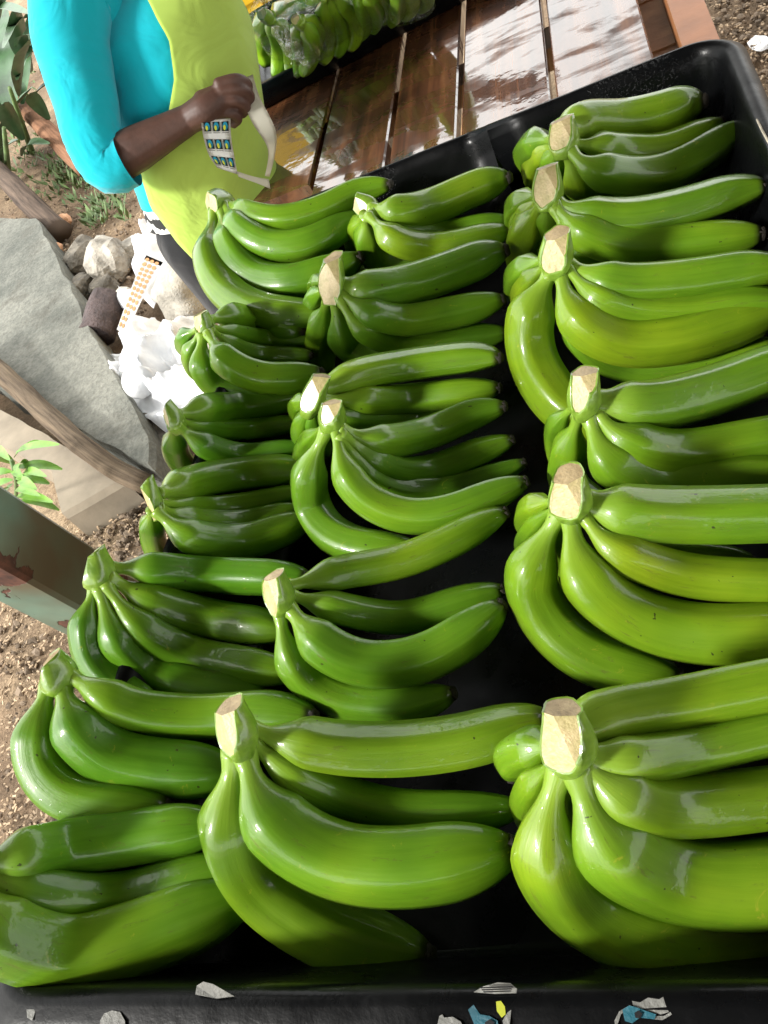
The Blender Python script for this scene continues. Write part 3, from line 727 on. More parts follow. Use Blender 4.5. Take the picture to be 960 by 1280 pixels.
hand('frontmost banana hand of the left row, cut off by the left edge of the photo', ((-52, 1068, .07), (-38, 1090, .05)), [
    ('a', 64, [(-20, 1078), (25, 1070), (83, 1058), (167, 1045), (230, 1036), (275, 1032)], {'ped': .05}),
    ('b', 52, [(-20, 1090), (62, 1118), (146, 1121), (229, 1101), (300, 1080)], {'ped': .05}),
    ('b', 78, [(-30, 1096), (-15, 1150), (35, 1178), (90, 1188), (150, 1176), (220, 1150), (312, 1115)], {'ped': .05, 'z': (-.025, -.055)}),
    ('l', 18, [(-20, 1092), (0, 1106), (14, 1126), (20, 1138)], {'z': (-.005, -.012), 'ped': .02, 'neck': .8, 'tip': 0}),
], z0=.05, crownw=(40, 52), cut=((-.6, .3, .9), (-1, -.25, .25)))

# ---- bagged hands in the far tray
FB = TABLE_Z
FH = [
 ('bagged banana hand at the left end of the far tray nearest the apron', ((325, 15, .20), (334, 22, .18)), [
    (24, [(329, 20), (327, 52), (334, 84)]), (22, [(336, 20), (348, 47), (351, 76), (343, 98)]), (22, [(342, 26), (362, 50), (366, 76), (361, 98)]), (20, [(342, 17), (368, 8), (398, -2)])]),
 ('second bagged banana hand from the left in the far tray', ((368, 22, .18), (374, 28, .165)), [
    (20, [(371, 26), (374, 52), (376, 80), (369, 96)]), (21, [(377, 26), (388, 44), (389, 67), (378, 94)]), (20, [(379, 20), (396, 38), (400, 58), (394, 80)])]),
 ('middle bagged banana hand of the far tray with a blue sticker', ((402, -14, .18), (408, -8, .165)), [
    (21, [(403, 0), (407, 29), (410, 58), (402, 81)]), (20, [(413, -4), (424, 29), (428, 52), (420, 72)]), (19, [(420, -6), (440, 20), (444, 44), (436, 64)])]),
 ('bagged banana hand in the far tray right of the middle one', ((446, -24, .18), (452, -18, .165)), [
    (19, [(446, -12), (454, 12), (455, 34), (448, 52)]), (19, [(456, -12), (468, 8), (470, 26), (462, 42)]), (18, [(462, -16), (482, 0), (482, 18), (474, 34)])]),
 ('rightmost bagged banana hand visible in the far tray', ((496, -34, .18), (502, -28, .165)), [
    (19, [(497, -20), (498, 2), (496, 16), (488, 32)]), (19, [(506, -22), (514, -2), (512, 12), (504, 24)]), (19, [(516, -26), (532, -10), (532, 2), (524, 14)])]),
]
for lab, cr, fs in FH:
    r = hand(lab, cr, [('a', w_, p_, {'z': (.10, .035), 'z0': .17, 'ped': .1, 'tip': 0}) for w_, p_ in fs], z0=.17, crownw=(10, 14), cut=((-.2, .1, 1),),
             group='bagged banana hands in the far tray', tint=(1.25, 1.25, 1.3, 1), base=FB, tips=False)
    for ch in list(r.children)[1:3]:
        # round blue sticker on a finger: a small disc pressed on the skin facing front
        me = ch.data; best = None; t = CAM - r.location
        for p in me.polygons:
            if p.normal.dot((CAM - (r.location + p.center)).normalized()) > .93 and .42 < me.uv_layers[0].data[p.loop_start].uv[1] < .62: best = p; break
        if best:
            bm = bmesh.new(); q = best.normal.to_track_quat('Z', 'Y').to_matrix().to_4x4(); q.translation = best.center + best.normal * .0015
            bmesh.ops.create_cone(bm, cap_ends=True, segments=14, radius1=.0095, radius2=.0095, depth=.001, matrix=q)
            s_ = obj('sticker', bm, M_SBLACK, ch)
            bm = bmesh.new(); q2 = q.copy(); q2.translation = best.center + best.normal * .0024
            bmesh.ops.create_cone(bm, cap_ends=True, segments=12, radius1=.0065, radius2=.0065, depth=.001, matrix=q2)
            obj('sticker_emblem', bm, M_BLUE, ch)
    c = sum(((r.location + Vector(ch.bound_box[0]) + r.location + Vector(ch.bound_box[6])) / 2 for ch in r.children), Vector()) / len(r.children)
    bm = rock_bm((0, 0, 0), 1, hash(lab) % 50 * 0 + len(lab), (1, 1, 1), 4, .25)
    for v in bm.verts:
        v.co = Vector((v.co.x * .05, v.co.y * .036, v.co.z * .062))
    b = obj('polythene_bag', bm, M_CLEAR, smooth=True); b.location = (c.x, c.y + .015, c.z + .004)
    tag(b, lab.replace('bagged banana hand', 'clear wrinkled bag').replace('with a blue sticker', '').replace('in the far tray right', 'over the far tray bananas right').strip(), 'plastic bag', 'clear bags over the far bananas')

# ------------------------------------------------------------------ stickers and bits on the near tray rim
def scrap(name, pts, y, mat, parent, th=.0008, label=None, onface=None, rel=0.0):
    # outline picked in the photo, laid on the tray's front wall (vertical plane at y)
    W = []
    for u, v in pts:
        d = ray(u, v); nf = Vector((0, -.004, .026)).normalized(); o_ = Vector((0, TY0 - .010, RIM - .0022)) + nf * (.0006 + (FY - y))
        W.append(CAM + d * ((o_ - CAM).dot(nf) / d.dot(nf)))
    bm = bmesh.new(); a = [bm.verts.new(p) for p in W]; b = [bm.verts.new(p + Vector((0, 0, -.0005))) for p in W]
    bm.faces.new(a); bm.faces.new(b); n = len(a)
    for i in range(n): bm.faces.new((a[i], a[(i + 1) % n], b[(i + 1) % n], b[i]))
    o = obj(name, local(bm, parent), mat, parent)
    if label: o['label'] = label
    return o
FY = TY0 - .004
scrap('sticker_remnant', [(585, 1262), (592, 1256), (600, 1268), (612, 1270), (622, 1276), (624, 1292), (606, 1296), (596, 1288)], FY, M_BLUED, tray, label='torn blue sticker piece on the tray front')
scrap('sticker_remnant', [(606, 1278), (612, 1274), (618, 1278), (616, 1286), (608, 1286)], FY - .001, M_SBLACK, tray)
scrap('sticker_remnant', [(620, 1252), (626, 1251), (631, 1258), (632, 1268), (627, 1272), (621, 1264)], FY, M_SGREEN, tray, label='yellow-green sticker piece on the tray front')
scrap('sticker_remnant', [(628, 1276), (634, 1266), (639, 1262), (637, 1280), (632, 1290)], FY, M_SGREY, tray)
scrap('sticker_remnant', [(545, 1290), (549, 1270), (553, 1268), (555, 1272), (566, 1271), (576, 1277), (580, 1290)], FY, M_SGREY, tray)
scrap('sticker_remnant', [(778, 1262), (786, 1257), (792, 1258), (806, 1263), (820, 1268), (818, 1274), (800, 1272), (790, 1279), (781, 1276)], FY - .001, M_BLUED, tray, label='torn blue and white sticker on the tray front, right')
scrap('sticker_remnant', [(793, 1266), (798, 1263), (803, 1267), (800, 1273), (794, 1272)], FY - .002, M_SBLACK, tray)
scrap('sticker_remnant', [(790, 1251), (800, 1253), (810, 1247), (824, 1249), (829, 1246), (832, 1256), (836, 1265), (826, 1268), (806, 1262), (792, 1258)], FY, M_SGREY, tray)
scrap('sticker_remnant', [(770, 1290), (768, 1276), (774, 1264), (788, 1256), (790, 1258), (776, 1268), (772, 1280), (776, 1290)], FY, M_SGREY, tray)
scrap('sticker_remnant', [(817, 1270), (830, 1270), (838, 1265), (840, 1268), (828, 1275), (818, 1274)], FY, M_SGREY, tray)
scrap('sticker_remnant', [(125, 1276), (130, 1267), (140, 1263), (150, 1265), (156, 1276), (156, 1290), (126, 1290)], FY, M_SGREY, tray)
scrap('sticker_remnant', [(33, 1262), (40, 1259), (44, 1264), (40, 1276), (34, 1272)], FY, M_SGREY, tray)
# scraps against the inner side of the front wall
IY = TY0 + .020
def patch(name, pts, dz, mat, parent, lift=.012, label=None):
    W = [P(u, v, RIM + dz + lift * k) for u, v, k in pts]
    bm = bmesh.new(); a = [bm.verts.new(p) for p in W]; b = [bm.verts.new(p + Vector((0, .0, -.0012))) for p in W]
    bm.faces.new(a); bm.faces.new(b); n = len(a)
    for i in range(n): bm.faces.new((a[i], a[(i + 1) % n], b[(i + 1) % n], b[i]))
    o = obj(name, local(bm, parent), mat, parent)
    if label: o['label'] = label
    return o
patch('peel_scrap', [(244, 1243, 0), (246, 1232, 0), (254, 1227, .6), (266, 1230, .6), (280, 1238, .3), (292, 1245, 0), (270, 1248, 0)], .002, M_SGREY, tray, label='curled grey-green scrap on the tray rim')
patch('sticker_remnant', [(592, 1240, 0), (604, 1233, .2), (622, 1228, .4), (638, 1229, .4), (646, 1236, .2), (645, 1241, 0), (618, 1242, 0)], .002, M_SGREY, tray, label='white oval sticker with black print on the rim')
for k in range(3):
    patch('print_line', [(600 + 2 * k, 1237.5 + k * 2.6 - 3.6, 0), (640 - k, 1236.3 + k * 2.6 - 3.6, 0), (640 - k, 1237.4 + k * 2.6 - 3.6, 0), (600 + 2 * k, 1238.6 + k * 2.6 - 3.6, 0)], .0085, M_SBLACK, tray)
bm = bmesh.new(); loft(bm, catmull([P(u, v, RIM + z) for u, v, z in ((917, 110, -.03), (930, 122, -.02), (942, 140, -.01), (951, 160, .002), (962, 180, .004))], 16), lambda t: .0012, 6)
tag(obj('fibre_thread', bm, M_STRING), 'pale frayed thread on the inner right wall of the tray', 'thread')

# ------------------------------------------------------------------ person
Q_ = bpy.data
def capsule_chain(bm, pts, seg=14, n=None):
    P3 = [Vector(p[0]) for p in pts]; n = n or max(6, 5 * len(pts))
    rr = [p[1] for p in pts]; L = [0]
    for a, b in zip(P3, P3[1:]): L.append(L[-1] + (b - a).length)
    def rad(t):
        s = t * L[-1]
        for i in range(len(L) - 1):
            if s <= L[i + 1] + 1e-9: return rr[i] + (rr[i + 1] - rr[i]) * ((s - L[i]) / max(1e-9, L[i + 1] - L[i]))
        return rr[-1]
    path = catmull(P3, n) if len(P3) > 2 else [P3[0].lerp(P3[1], k / (n - 1)) for k in range(n)]
    loft(bm, path, rad, seg)
    for p, r in ((P3[0], rr[0]), (P3[-1], rr[-1])): bmesh.ops.create_uvsphere(bm, u_segments=12, v_segments=8, radius=r, matrix=Matrix.Translation(p))
def ell(bm, c, r, rot=None):
    M = Matrix.Translation(c) @ (rot.to_4x4() if rot else Matrix.Identity(4)) @ Matrix.Diagonal((r[0], r[1], r[2], 1))
    bmesh.ops.create_uvsphere(bm, u_segments=24, v_segments=16, radius=1, matrix=M)
def remeshed(name, bm, mat, parent, vox, smooth=6):
    me = bpy.data.meshes.new('tmp'); bm.to_mesh(me); bm.free()
    o = bpy.data.objects.new('tmp', me); COL.objects.link(o)
    md = o.modifiers.new('r', 'REMESH'); md.mode = 'VOXEL'; md.voxel_size = vox
    m2 = o.modifiers.new('s', 'SMOOTH'); m2.iterations = smooth; m2.factor = .5
    dg = bpy.context.evaluated_depsgraph_get(); ev = o.evaluated_get(dg); nm = bpy.data.meshes.new_from_object(ev)
    bpy.data.objects.remove(o); nm.name = name; nm.materials.clear(); nm.materials.append(mat)
    for p in nm.polygons: p.use_smooth = True
    return link(bpy.data.objects.new(name, nm), parent)

HIP = D(262, 250, 1.84); CH = D(205, 20, 1.86); NECK = D(170, -95, 1.88)
FW = Vector((.72, -.69, 0)).normalized(); LT = Vector((-FW.y, FW.x, 0)); 
if LT.x < 0: LT = -LT
spine = (NECK - HIP).normalized()
person = thing('person', 'person in a turquoise shirt and lime green apron peeling labels beside the table', 'person', (HIP.x, HIP.y, 0))
def torso_ring(t):    # t: 0 at hem of hips .. 1 at neck
    c = HIP.lerp(NECK, t) if t >= 0 else HIP + Vector((0, 0, 1)) * t * .9 + FW * (-t) * .02
    lw = .138 + .020 * sm(.05, .5, t) if t >= 0 else .138 + .02 * (-t)
    dp = .115 + .018 * math.sin(max(0, t) * math.pi) if t >= 0 else .125 + .05 * (-t)
    if t > .72: k = sm(.72, 1.02, t); lw = lw * (1 - .62 * k); dp = dp * (1 - .5 * k)
    return c, lw, dp
# bare body: head, neck, trunk, arms and hands as one surface
bm = bmesh.new()
capsule_chain(bm, [(HIP, .12), (HIP.lerp(NECK, .5), .11), (HIP.lerp(NECK, .85), .10)], 20)
HEAD = NECK + spine * .16 + FW * .05
capsule_chain(bm, [(HIP.lerp(NECK, .9), .06), (NECK + spine * .05, .052), (HEAD, .06)])
ell(bm, HEAD + Vector((0, 0, .03)), (.075, .092, .11), Matrix.Rotation(math.atan2(FW.y, FW.x) - math.pi / 2, 3, 'Z'))
ell(bm, HEAD + FW * .06 + Vector((0, 0, -.03)), (.05, .05, .06))
ell(bm, HEAD + FW * .098 + Vector((0, 0, .0)), (.014, .014, .022))
for s in (-1, 1): ell(bm, HEAD + LT * s * .076 + Vector((0, 0, .01)), (.012, .018, .03))
SR = D(98, 8, 1.80); EL = D(136, 205, 1.70); WR = D(238, 148, 1.66); PM = D(272, 128, 1.645)
capsule_chain(bm, [(D(94, -8, 1.80), .045), (D(90, 50, 1.775), .044), (D(104, 115, 1.74), .040), (D(119, 178, 1.71), .038), (EL, .038)])
capsule_chain(bm, [(EL, .040), (EL.lerp(WR, .35), .038), (EL.lerp(WR, .75), .029), (WR, .0245)], 16, 20)
k_ = px(PM)
hx = (D(310, 112, 1.645) - WR).normalized(); hy = up.copy(); hy = (hy - hx * hy.dot(hx)).normalized(); hz = hx.cross(hy)   # hz towards camera or away
if hz.dot(CAM - PM) < 0: hz = -hz
def hp(u, v, off): return D(u, v, 1.645) + hz * off
capsule_chain(bm, [(WR, .025), (hp(256, 137, .0), .027), (hp(270, 128, .0), .025)], 14)
capsule_chain(bm, [(hp(262, 132, -.010), .020), (hp(292, 127, -.020), .015)]); capsule_chain(bm, [(hp(254, 126, -.004), .020), (hp(276, 113, .0), .0125)]); capsule_chain(bm, [(hp(256, 144, -.004), .019), (hp(276, 140, .0), .0125)])
fingers = [  # knuckle, middle joint, tip (curled back under)
    [(hp(276, 108, .010), .0100), (hp(299, 102, .009), .0098), (hp(309, 104, -.006), .0088), (hp(303, 108, -.022), .0080)],
    [(hp(280, 119, .014), .0102), (hp(304, 116, .013), .0100), (hp(312, 119, -.004), .0090), (hp(304, 121, -.022), .0082)],
    [(hp(280, 131, .012), .0100), (hp(300, 130, .011), .0097), (hp(307, 133, -.004), .0088), (hp(298, 135, -.022), .0080)],
    [(hp(276, 143, .006), .0092), (hp(292, 144, .006), .0086), (hp(297, 147, -.006), .0078), (hp(287, 149, -.020), .0072)]]
for f in fingers: capsule_chain(bm, f, 12, 16)
capsule_chain(bm, [(hp(258, 118, -.018), .017), (hp(282, 106, -.030), .0135), (hp(304, 108, -.034), .0105)], 12, 12)   # thumb, under the index finger
# other arm, bent and reaching back up out of frame
SL = HIP.lerp(NECK, .86) + LT * .17; EL2 = SL + Vector((.12, .22, -.20)); WR2 = EL2 + Vector((.20, .05, .10))
capsule_chain(bm, [(SL, .052), (EL2, .041)]); capsule_chain(bm, [(EL2, .040), (EL2.lerp(WR2, .4), .036), (WR2, .025)])
d2 = (WR2 - EL2).normalized()
capsule_chain(bm, [(WR2, .025), (WR2 + d2 * .06, .032)])
for j in range(4):
    b0 = WR2 + d2 * .085 + LT * (.033 - .022 * j) * .9
    capsule_chain(bm, [(b0, .0105), (b0 + d2 * .03, .0098), (b0 + d2 * (.058 + .006 * (j in (1, 2))) + Vector((0, 0, -.015)), .008)], 10, 8)
capsule_chain(bm, [(WR2 + d2 * .02 + LT * .02, .013), (WR2 + d2 * .06 + LT * .055, .009)], 10, 6)
remeshed('body', local(bm, person), M_SKIN, person, .0028, 2)
bm = bmesh.new(); ell(bm, HEAD + Vector((0, 0, .055)) - FW * .02, (.085, .098, .10), Matrix.Rotation(math.atan2(FW.y, FW.x) - math.pi / 2, 3, 'Z'))
obj('hair', local(bm, person), M_HAIR, person, True)
for s in (-1, 1):
    bm = bmesh.new(); ell(bm, HEAD + FW * .084 + LT * s * .030 + Vector((0, 0, .022)), (.012, .012, .010)); obj('eye', local(bm, person), M_WHITE, person, True)
bm = bmesh.new(); ell(bm, HEAD + FW * .104 + Vector((0, 0, -.052)), (.012, .022, .007), Matrix.Rotation(math.atan2(FW.y, FW.x), 3, 'Z')); obj('mouth', local(bm, person), simple('lips', (.16, .05, .04), .5), person, True)

def ring_pts(t, extra, a0, a1, n, fold=None):
    c, lw, dp = torso_ring(t); out = []
    for i in range(n + 1):
        a = a0 + (a1 - a0) * i / n
        q = LT * math.sin(a) * (lw + extra) + FW * math.cos(a) * (dp + extra)
        q += q.normalized() * (fold(a, t) if fold else 0)
        out.append(c + q)
    return out
def fold1(a, t): return .009 * noise.noise(Vector((math.cos(a) * 2.5, math.sin(a) * 2.5, t * 9))) + .003 * math.sin(t * 40 + a * 3) * noise.noise(Vector((a, t * 3, 3)))
# shirt: trunk plus two sleeves
bm = bmesh.new(); rows = []
for k in range(41):
    t = .15 + .85 * k / 40
    rows.append([bm.verts.new(p) for p in ring_pts(t, .006, 0, 2 * math.pi * 47 / 48, 47, fold1)])
for a, b in zip(rows, rows[1:]):
    for i in range(48): bm.faces.new((a[i], a[(i + 1) % 48], b[(i + 1) % 48], b[i])).smooth = True
shirt = obj('shirt', local(bm, person), M_SHIRT, person, True)
def sleeve(pts, name='sleeve'):
    bm = bmesh.new(); P3 = [p[0] for p in pts]; path = catmull(P3, 60); m = len(pts) - 1
    def rad(t):
        x = t * m; i = min(m - 1, int(x)); return pts[i][1] + (pts[i + 1][1] - pts[i][1]) * (x - i)
    o = P3[0]
    def sh(th, t):
        g = sm(.62, .98, t)
        return 1 + .022 * noise.noise(Vector((math.cos(th) * 1.5, math.sin(th) * 1.5, t * 4))) + g * .03 * math.sin(t * 150 + 3 * math.sin(th) + 2 * noise.noise(Vector((th, t * 5, 1)))) \
            + (.012 * sm(.1, .5, t)) * math.sin(t * 34 + 2.2 * math.cos(th))
    loft(bm, path, rad, 40, sh, caps=False)
    return obj(name, local(bm, person), M_SHIRT, person, True)
CT = HIP.lerp(NECK, .84)
SRi = CT - LT * .10
sleeve([(SRi + Vector((0, 0, .0)), .062), (D(94, -8, 1.80), .072), (D(90, 50, 1.775), .068), (D(104, 115, 1.74), .060), (D(119, 178, 1.71), .054), (D(138, 207, 1.695), .050), (D(160, 200, 1.685), .0445)])
sleeve([(CT + LT * .10, .06), (SL, .066), (SL.lerp(EL2, .5), .062), (EL2, .052), (EL2.lerp(WR2, .2), .047)])
# apron: bib and skirt, wrapped over the trunk with its own thickness
def apron():
    bm = bmesh.new(); rows = []
    T = [(-.78, -.5, .95), (-.5, -.55, .98), (-.2, -.70, 1.05), (0, -.95, 1.12), (.18, -1.25, 1.25), (.32, -1.2, 1.3), (.45, -.62, 1.2), (.56, -.42, .95), (.68, -.36, .62), (.8, -.46, .50), (.92, -.62, .48), (1.0, -.80, .46)]
    n = 60
    for k in range(n + 1):
        t = T[0][0] + (T[-1][0] - T[0][0]) * k / n
        for a, b in zip(T, T[1:]):
            if a[0] <= t <= b[0] + 1e-6: s = (t - a[0]) / (b[0] - a[0]); aL = a[1] + (b[1] - a[1]) * s; aR = a[2] + (b[2] - a[2]) * s; break
        rows.append(ring_pts(t, .016 + .012 * sm(0, -.4, t) * 0 + (.02 * sm(.05, -.5, t) if t < .05 else 0), aL, aR, 28,
                             lambda a, t: .005 * noise.noise(Vector((a * 2, t * 4, 9))) + (.010 * math.sin(a * 7 + 1) * sm(.1, -.5, t) if t < .1 else 0)))
    c0 = [torso_ring(T[0][0] + (T[-1][0] - T[0][0]) * k / n)[0] for k in range(n + 1)]
    outv = [[bm.verts.new(p) for p in r] for r in rows]
    inv = [[bm.verts.new(p + (c0[k] - p).normalized() * .003) for p in r] for k, r in enumerate(rows)]
    for G in (outv, inv):
        for a, b in zip(G, G[1:]):
            for i in range(28): bm.faces.new((a[i], a[i + 1], b[i + 1], b[i]))
    for i in range(28):
        for G, H2 in ((outv[0], inv[0]), (outv[-1], inv[-1])): bm.faces.new((G[i], G[i + 1], H2[i + 1], H2[i]))
    for j in (0, 28):
        for k in range(n): bm.faces.new((outv[k][j], outv[k + 1][j], inv[k + 1][j], inv[k][j]))
    return obj('apron', local(bm, person), M_APRON, person, True)
ap = apron()
# trousers, printed undershirt hem, boots
bm = bmesh.new()
pel = HIP + Vector((0, 0, -.035))
capsule_chain(bm, [(pel + LT * .03, .105), (pel - LT * .03, .105)], 18)
for s in (-1, 1):
    hipj = pel + LT * .06 * s; kn = Vector((hipj.x, hipj.y, .44)) + FW * .03; an = Vector((hipj.x, hipj.y, .09)) - FW * .02
    capsule_chain(bm, [(hipj, .085), (hipj.lerp(kn, .5), .08), (kn, .066), (kn.lerp(an, .4), .064), (an, .052)], 18, 24)
remeshed('trousers', local(bm, person), M_TROUS, person, .007, 5)
for s in (-1, 1):
    an = Vector((pel.x, pel.y, 0)) + LT * .06 * s
    bm = bmesh.new(); capsule_chain(bm, [(an + Vector((0, 0, .12)) - FW * .02, .058), (an + Vector((0, 0, .055)), .055), (an + FW * .15 + Vector((0, 0, .04)), .040)], 14)
    obj('boot', local(bm, person), M_SHOE, person, True)
bm = bmesh.new(); rows = []
for k in range(9):
    t = .05 + .12 * k / 8
    rows.append([bm.verts.new(p) for p in ring_pts(t, .003, 0, 2 * math.pi * 39 / 40, 39, fold1)])
for a, b in zip(rows, rows[1:]):
    for i in range(40): bm.faces.new((a[i], a[(i + 1) % 40], b[(i + 1) % 40], b[i]))
o = obj('shirt_hem', local(bm, person), M_ZIG, person, True); o['label'] = 'black and white zigzag printed cloth showing below the shirt'

# label sheet and backing strip held in the hand
lab = thing('label_strip', 'long white strip of fruit labels and backing paper looped from the hand', 'label strip', D(275, 190, 1.62))
def ribbon(pairs, mat, name, parent, n=24):
    A = catmull([p[0] for p in pairs], n); B = catmull([p[1] for p in pairs], n); bm = bmesh.new()
    r = []
    for a, b in zip(A, B): r.append([bm.verts.new(a.lerp(b, k / 4)) for k in range(5)])
    for x, y in zip(r, r[1:]):
        for k in range(4): bm.faces.new((x[k], x[k + 1], y[k + 1], y[k])).smooth = True
    bmesh.ops.solidify(bm, geom=bm.faces[:], thickness=.0006)
    return obj(name, local(bm, parent), mat, parent), A, B
ribbon([(D(300, 100, 1.66), D(316, 93, 1.66)), (D(305, 128, 1.655), D(324, 120, 1.655)), (D(316, 155, 1.635), D(337, 145, 1.635)), (D(334, 182, 1.62), D(346, 168, 1.63)), (D(335, 200, 1.63), D(343, 198, 1.64)), (D(331, 220, 1.63), D(337, 221, 1.64))], M_PAPER, 'backing_paper', lab)
ribbon([(D(298, 221, 1.61), D(296, 214, 1.63)), (D(318, 228, 1.60), D(318, 221, 1.62)), (D(338, 236, 1.60), D(336, 224, 1.62))], M_PAPER, 'backing_paper', lab, 10)
_, A, B = ribbon([(D(251, 150, 1.63), D(288, 148, 1.63)), (D(255, 175, 1.62), D(289, 172, 1.62)), (D(262, 196, 1.615), D(293, 196, 1.615)), (D(272, 210, 1.61), D(297, 218, 1.61))], M_WHITE, 'label_sheet', lab)
def on_sheet(s, t, off):
    i = min(len(A) - 2, int(t * (len(A) - 1))); f = t * (len(A) - 1) - i
    a = A[i].lerp(A[i + 1], f); b = B[i].lerp(B[i + 1], f); n = (b - a).cross(A[i + 1] - A[i]).normalized()
    if n.dot(CAM - a) < 0: n = -n
    return a.lerp(b, s) + n * off
def stamp(s0, s1, t0, t1, off, mat, name, parent, rnd=False):
    bm = bmesh.new()
    if rnd: pts = [((s0 + s1) / 2 + (s1 - s0) / 2 * math.cos(a * math.pi / 6), (t0 + t1) / 2 + (t1 - t0) / 2 * math.sin(a * math.pi / 6)) for a in range(12)]
    else: pts = [(s0, t0), (s1, t0), (s1, t1), (s0, t1)]
    bm.faces.new([bm.verts.new(on_sheet(s, t, off)) for s, t in pts])
    o = obj(name, bm, mat, parent); rt_ = parent if parent.parent is None else parent.parent
    o.data.transform(Matrix.Translation(-rt_.location)); return o
for r in range(3):
    for c in range(3):
        s0, t0 = .07 + c * .31, .05 + r * .33
        lb = stamp(s0, s0 + .24, t0, t0 + .18, .0012, M_SBLACK, 'fruit_label', lab)
        stamp(s0 + .03, s0 + .21, t0 + .01, t0 + .17, .0018, M_BLUE, 'emblem', lb, True)
        stamp(s0 + .05, s0 + .14, t0 + .07, t0 + .17, .0024, M_SGREEN, 'emblem', lb, True)
        stamp(s0, s0 + .24, t0 + .20, t0 + .215, .0012, M_SGREY, 'print_line', lb)

# yellow container behind the apron
yb = thing('yellow_crate', 'bright yellow plastic crate showing behind the lime apron', 'crate', (0, 0, 0))
yc = D(312, 12, 2.75); yb.location = (yc.x, yc.y, 0)
bm = bmesh.new(); box(bm, (yc.x - .10, yc.y + .1, yc.z / 2 + .2), (.14, .16, yc.z / 2 + .2), Matrix.Rotation(ang, 3, 'Z'))
bmesh.ops.bevel(bm, geom=bm.edges[:], offset=.015, segments=2, affect='EDGES'); obj('shell', local(bm, yb), M_YELLOW, yb)
for s in (.35, .7):
    bm = bmesh.new(); box(bm, (yc.x - .10, yc.y + .1, (yc.z + .4) * s), (.147, .167, .012), Matrix.Rotation(ang, 3, 'Z')); obj('rib', local(bm, yb), M_YELLOW, yb)

# ------------------------------------------------------------------ rocks, log, waste by the person's feet
def G(u, v, z=0.0): return P(u, v, z)
rocks = [((132, 318), 34, M_ROCK, (1, .7, .8), 'pale jagged limestone rock beside the white plastic'),
         ((96, 312), 24, M_ROCKD, (.6, 1.3, .8), 'narrow mossy grey stone standing near the slab corner'),
         ((92, 352), 24, M_ROCKD, (1.2, .8, .7), 'flat grey stone beside the slab edge under the narrow one'),
         ((118, 345), 18, M_ROCKD, (1, 1, .7), 'small grey stone between pale limestone and slab'),
         ((108, 372), 18, M_ROCK, (1.2, .7, .6), 'small tan stone above the purple log chunk'),
         ((100, 388), 15, M_ROCKD, (1, .8, .6), 'small dark stone wedged against the slab edge'),
         ((152, 300), 20, M_ROCK, (1, .8, .6), 'small tan rock left of the folded plastic film'),
         ((142, 362), 20, M_ROCK, (1.1, .7, .6), 'whitish flat stone under the plastic film'),
         ((226, 352), 36, M_SACK, (1, 1.25, .8), 'big smooth grey boulder behind the label waste strip'),
         ((58, 300), 10, M_TERRA, (1, .8, .7), 'small orange clay stone at the corner of the slab'),
         ((70, 262), 11, M_TERRA, (1.2, .7, .6), 'orange clay stone on the dark soil near the stick'),
         ((196, 600), 10, M_ROCKD, (1, .8, .6), 'little dark stone on the soil beside the sandy wedge'),
         ]
for i, ((u, v), r, m_, sq, lb) in enumerate(rocks):
    c = G(u, v, .08); rr = r * px(c)
    tag(obj('rock', rock_bm((c.x, c.y, rr * sq[2] * .5), rr, i + 1.3, sq), m_, smooth=(i == 8)), lb, 'rock', 'rocks lying between the slab and the person')
c = G(130, 395, .1); bm = bmesh.new(); uv = bm.loops.layers.uv.new(); d_ = (G(138, 375, .1) - G(122, 412, .1))
loft(bm, [G(137, 372, .12).lerp(G(120, 420, .08), k / 8) for k in range(9)], lambda t: 20 * px(c), 18, lambda th, t: 1 + .12 * noise.noise(Vector((math.cos(th), math.sin(th), t)) * 2), uv)
tag(obj('log_chunk', bm, M_LOG), 'short thick purplish grey log chunk beside the white plastic waste', 'log')

def film_sheet(name, label, outline, z, bumpy, mat, seed, cat='plastic film'):
    # a crumpled sheet: fan grid over its outline, lifted by folded noise
    pts = densify([G(u, v, z) for u, v in outline], .016, .014); c = sum(pts, Vector()) / len(pts); bm = bmesh.new(); K = 26; rings = []
    for k in range(1, K + 1):
        t = k / K; ring = []
        for p in pts:
            q = c.lerp(p, t); h = bumpy * ((.8 - abs(noise.noise(q * 7 + Vector((seed, 0, 0)))) * 2.2) + (.2 - abs(noise.noise(q * 17 + Vector((0, seed, 0))))) * .5 + .05 * noise.noise(q * 40)) * (1 - .75 * t ** 3)
            ring.append(bm.verts.new((q.x, q.y, z * (1 - .4 * t * t) + h)))
        rings.append(ring)
    top = bm.verts.new((c.x, c.y, z + bumpy * .4)); n = len(pts)
    for i in range(n): bm.faces.new((top, rings[0][i], rings[0][(i + 1) % n])).smooth = True
    for a, b in zip(rings, rings[1:]):
        for i in range(n): bm.faces.new((a[i], b[i], b[(i + 1) % n], a[(i + 1) % n])).smooth = True
    return tag(obj(name, bm, mat), label, cat)
film_sheet('plastic_bag', 'big crumpled bright white plastic bag between the slab and the small banana hand', [(150, 440), (170, 425), (200, 420), (222, 395), (250, 388), (262, 395), (262, 430), (272, 500), (245, 500), (215, 520), (196, 530), (180, 520), (165, 510), (148, 490), (140, 470)], .10, .12, M_FILM, 3.0, 'plastic bag')
film_sheet('plastic_film', 'folded white plastic film trailing up towards the black trousers', [(182, 268), (192, 285), (212, 300), (220, 318), (200, 345), (180, 372), (165, 362), (172, 325), (160, 318), (176, 300)], .12, .10, M_FILM, 7.0)
film_sheet('plastic_film', 'thin white plastic scrap curling over the purple log chunk', [(132, 360), (140, 355), (150, 362), (164, 345), (170, 352), (160, 372), (146, 376), (136, 370)], .14, .05, M_FILM, 11.0)
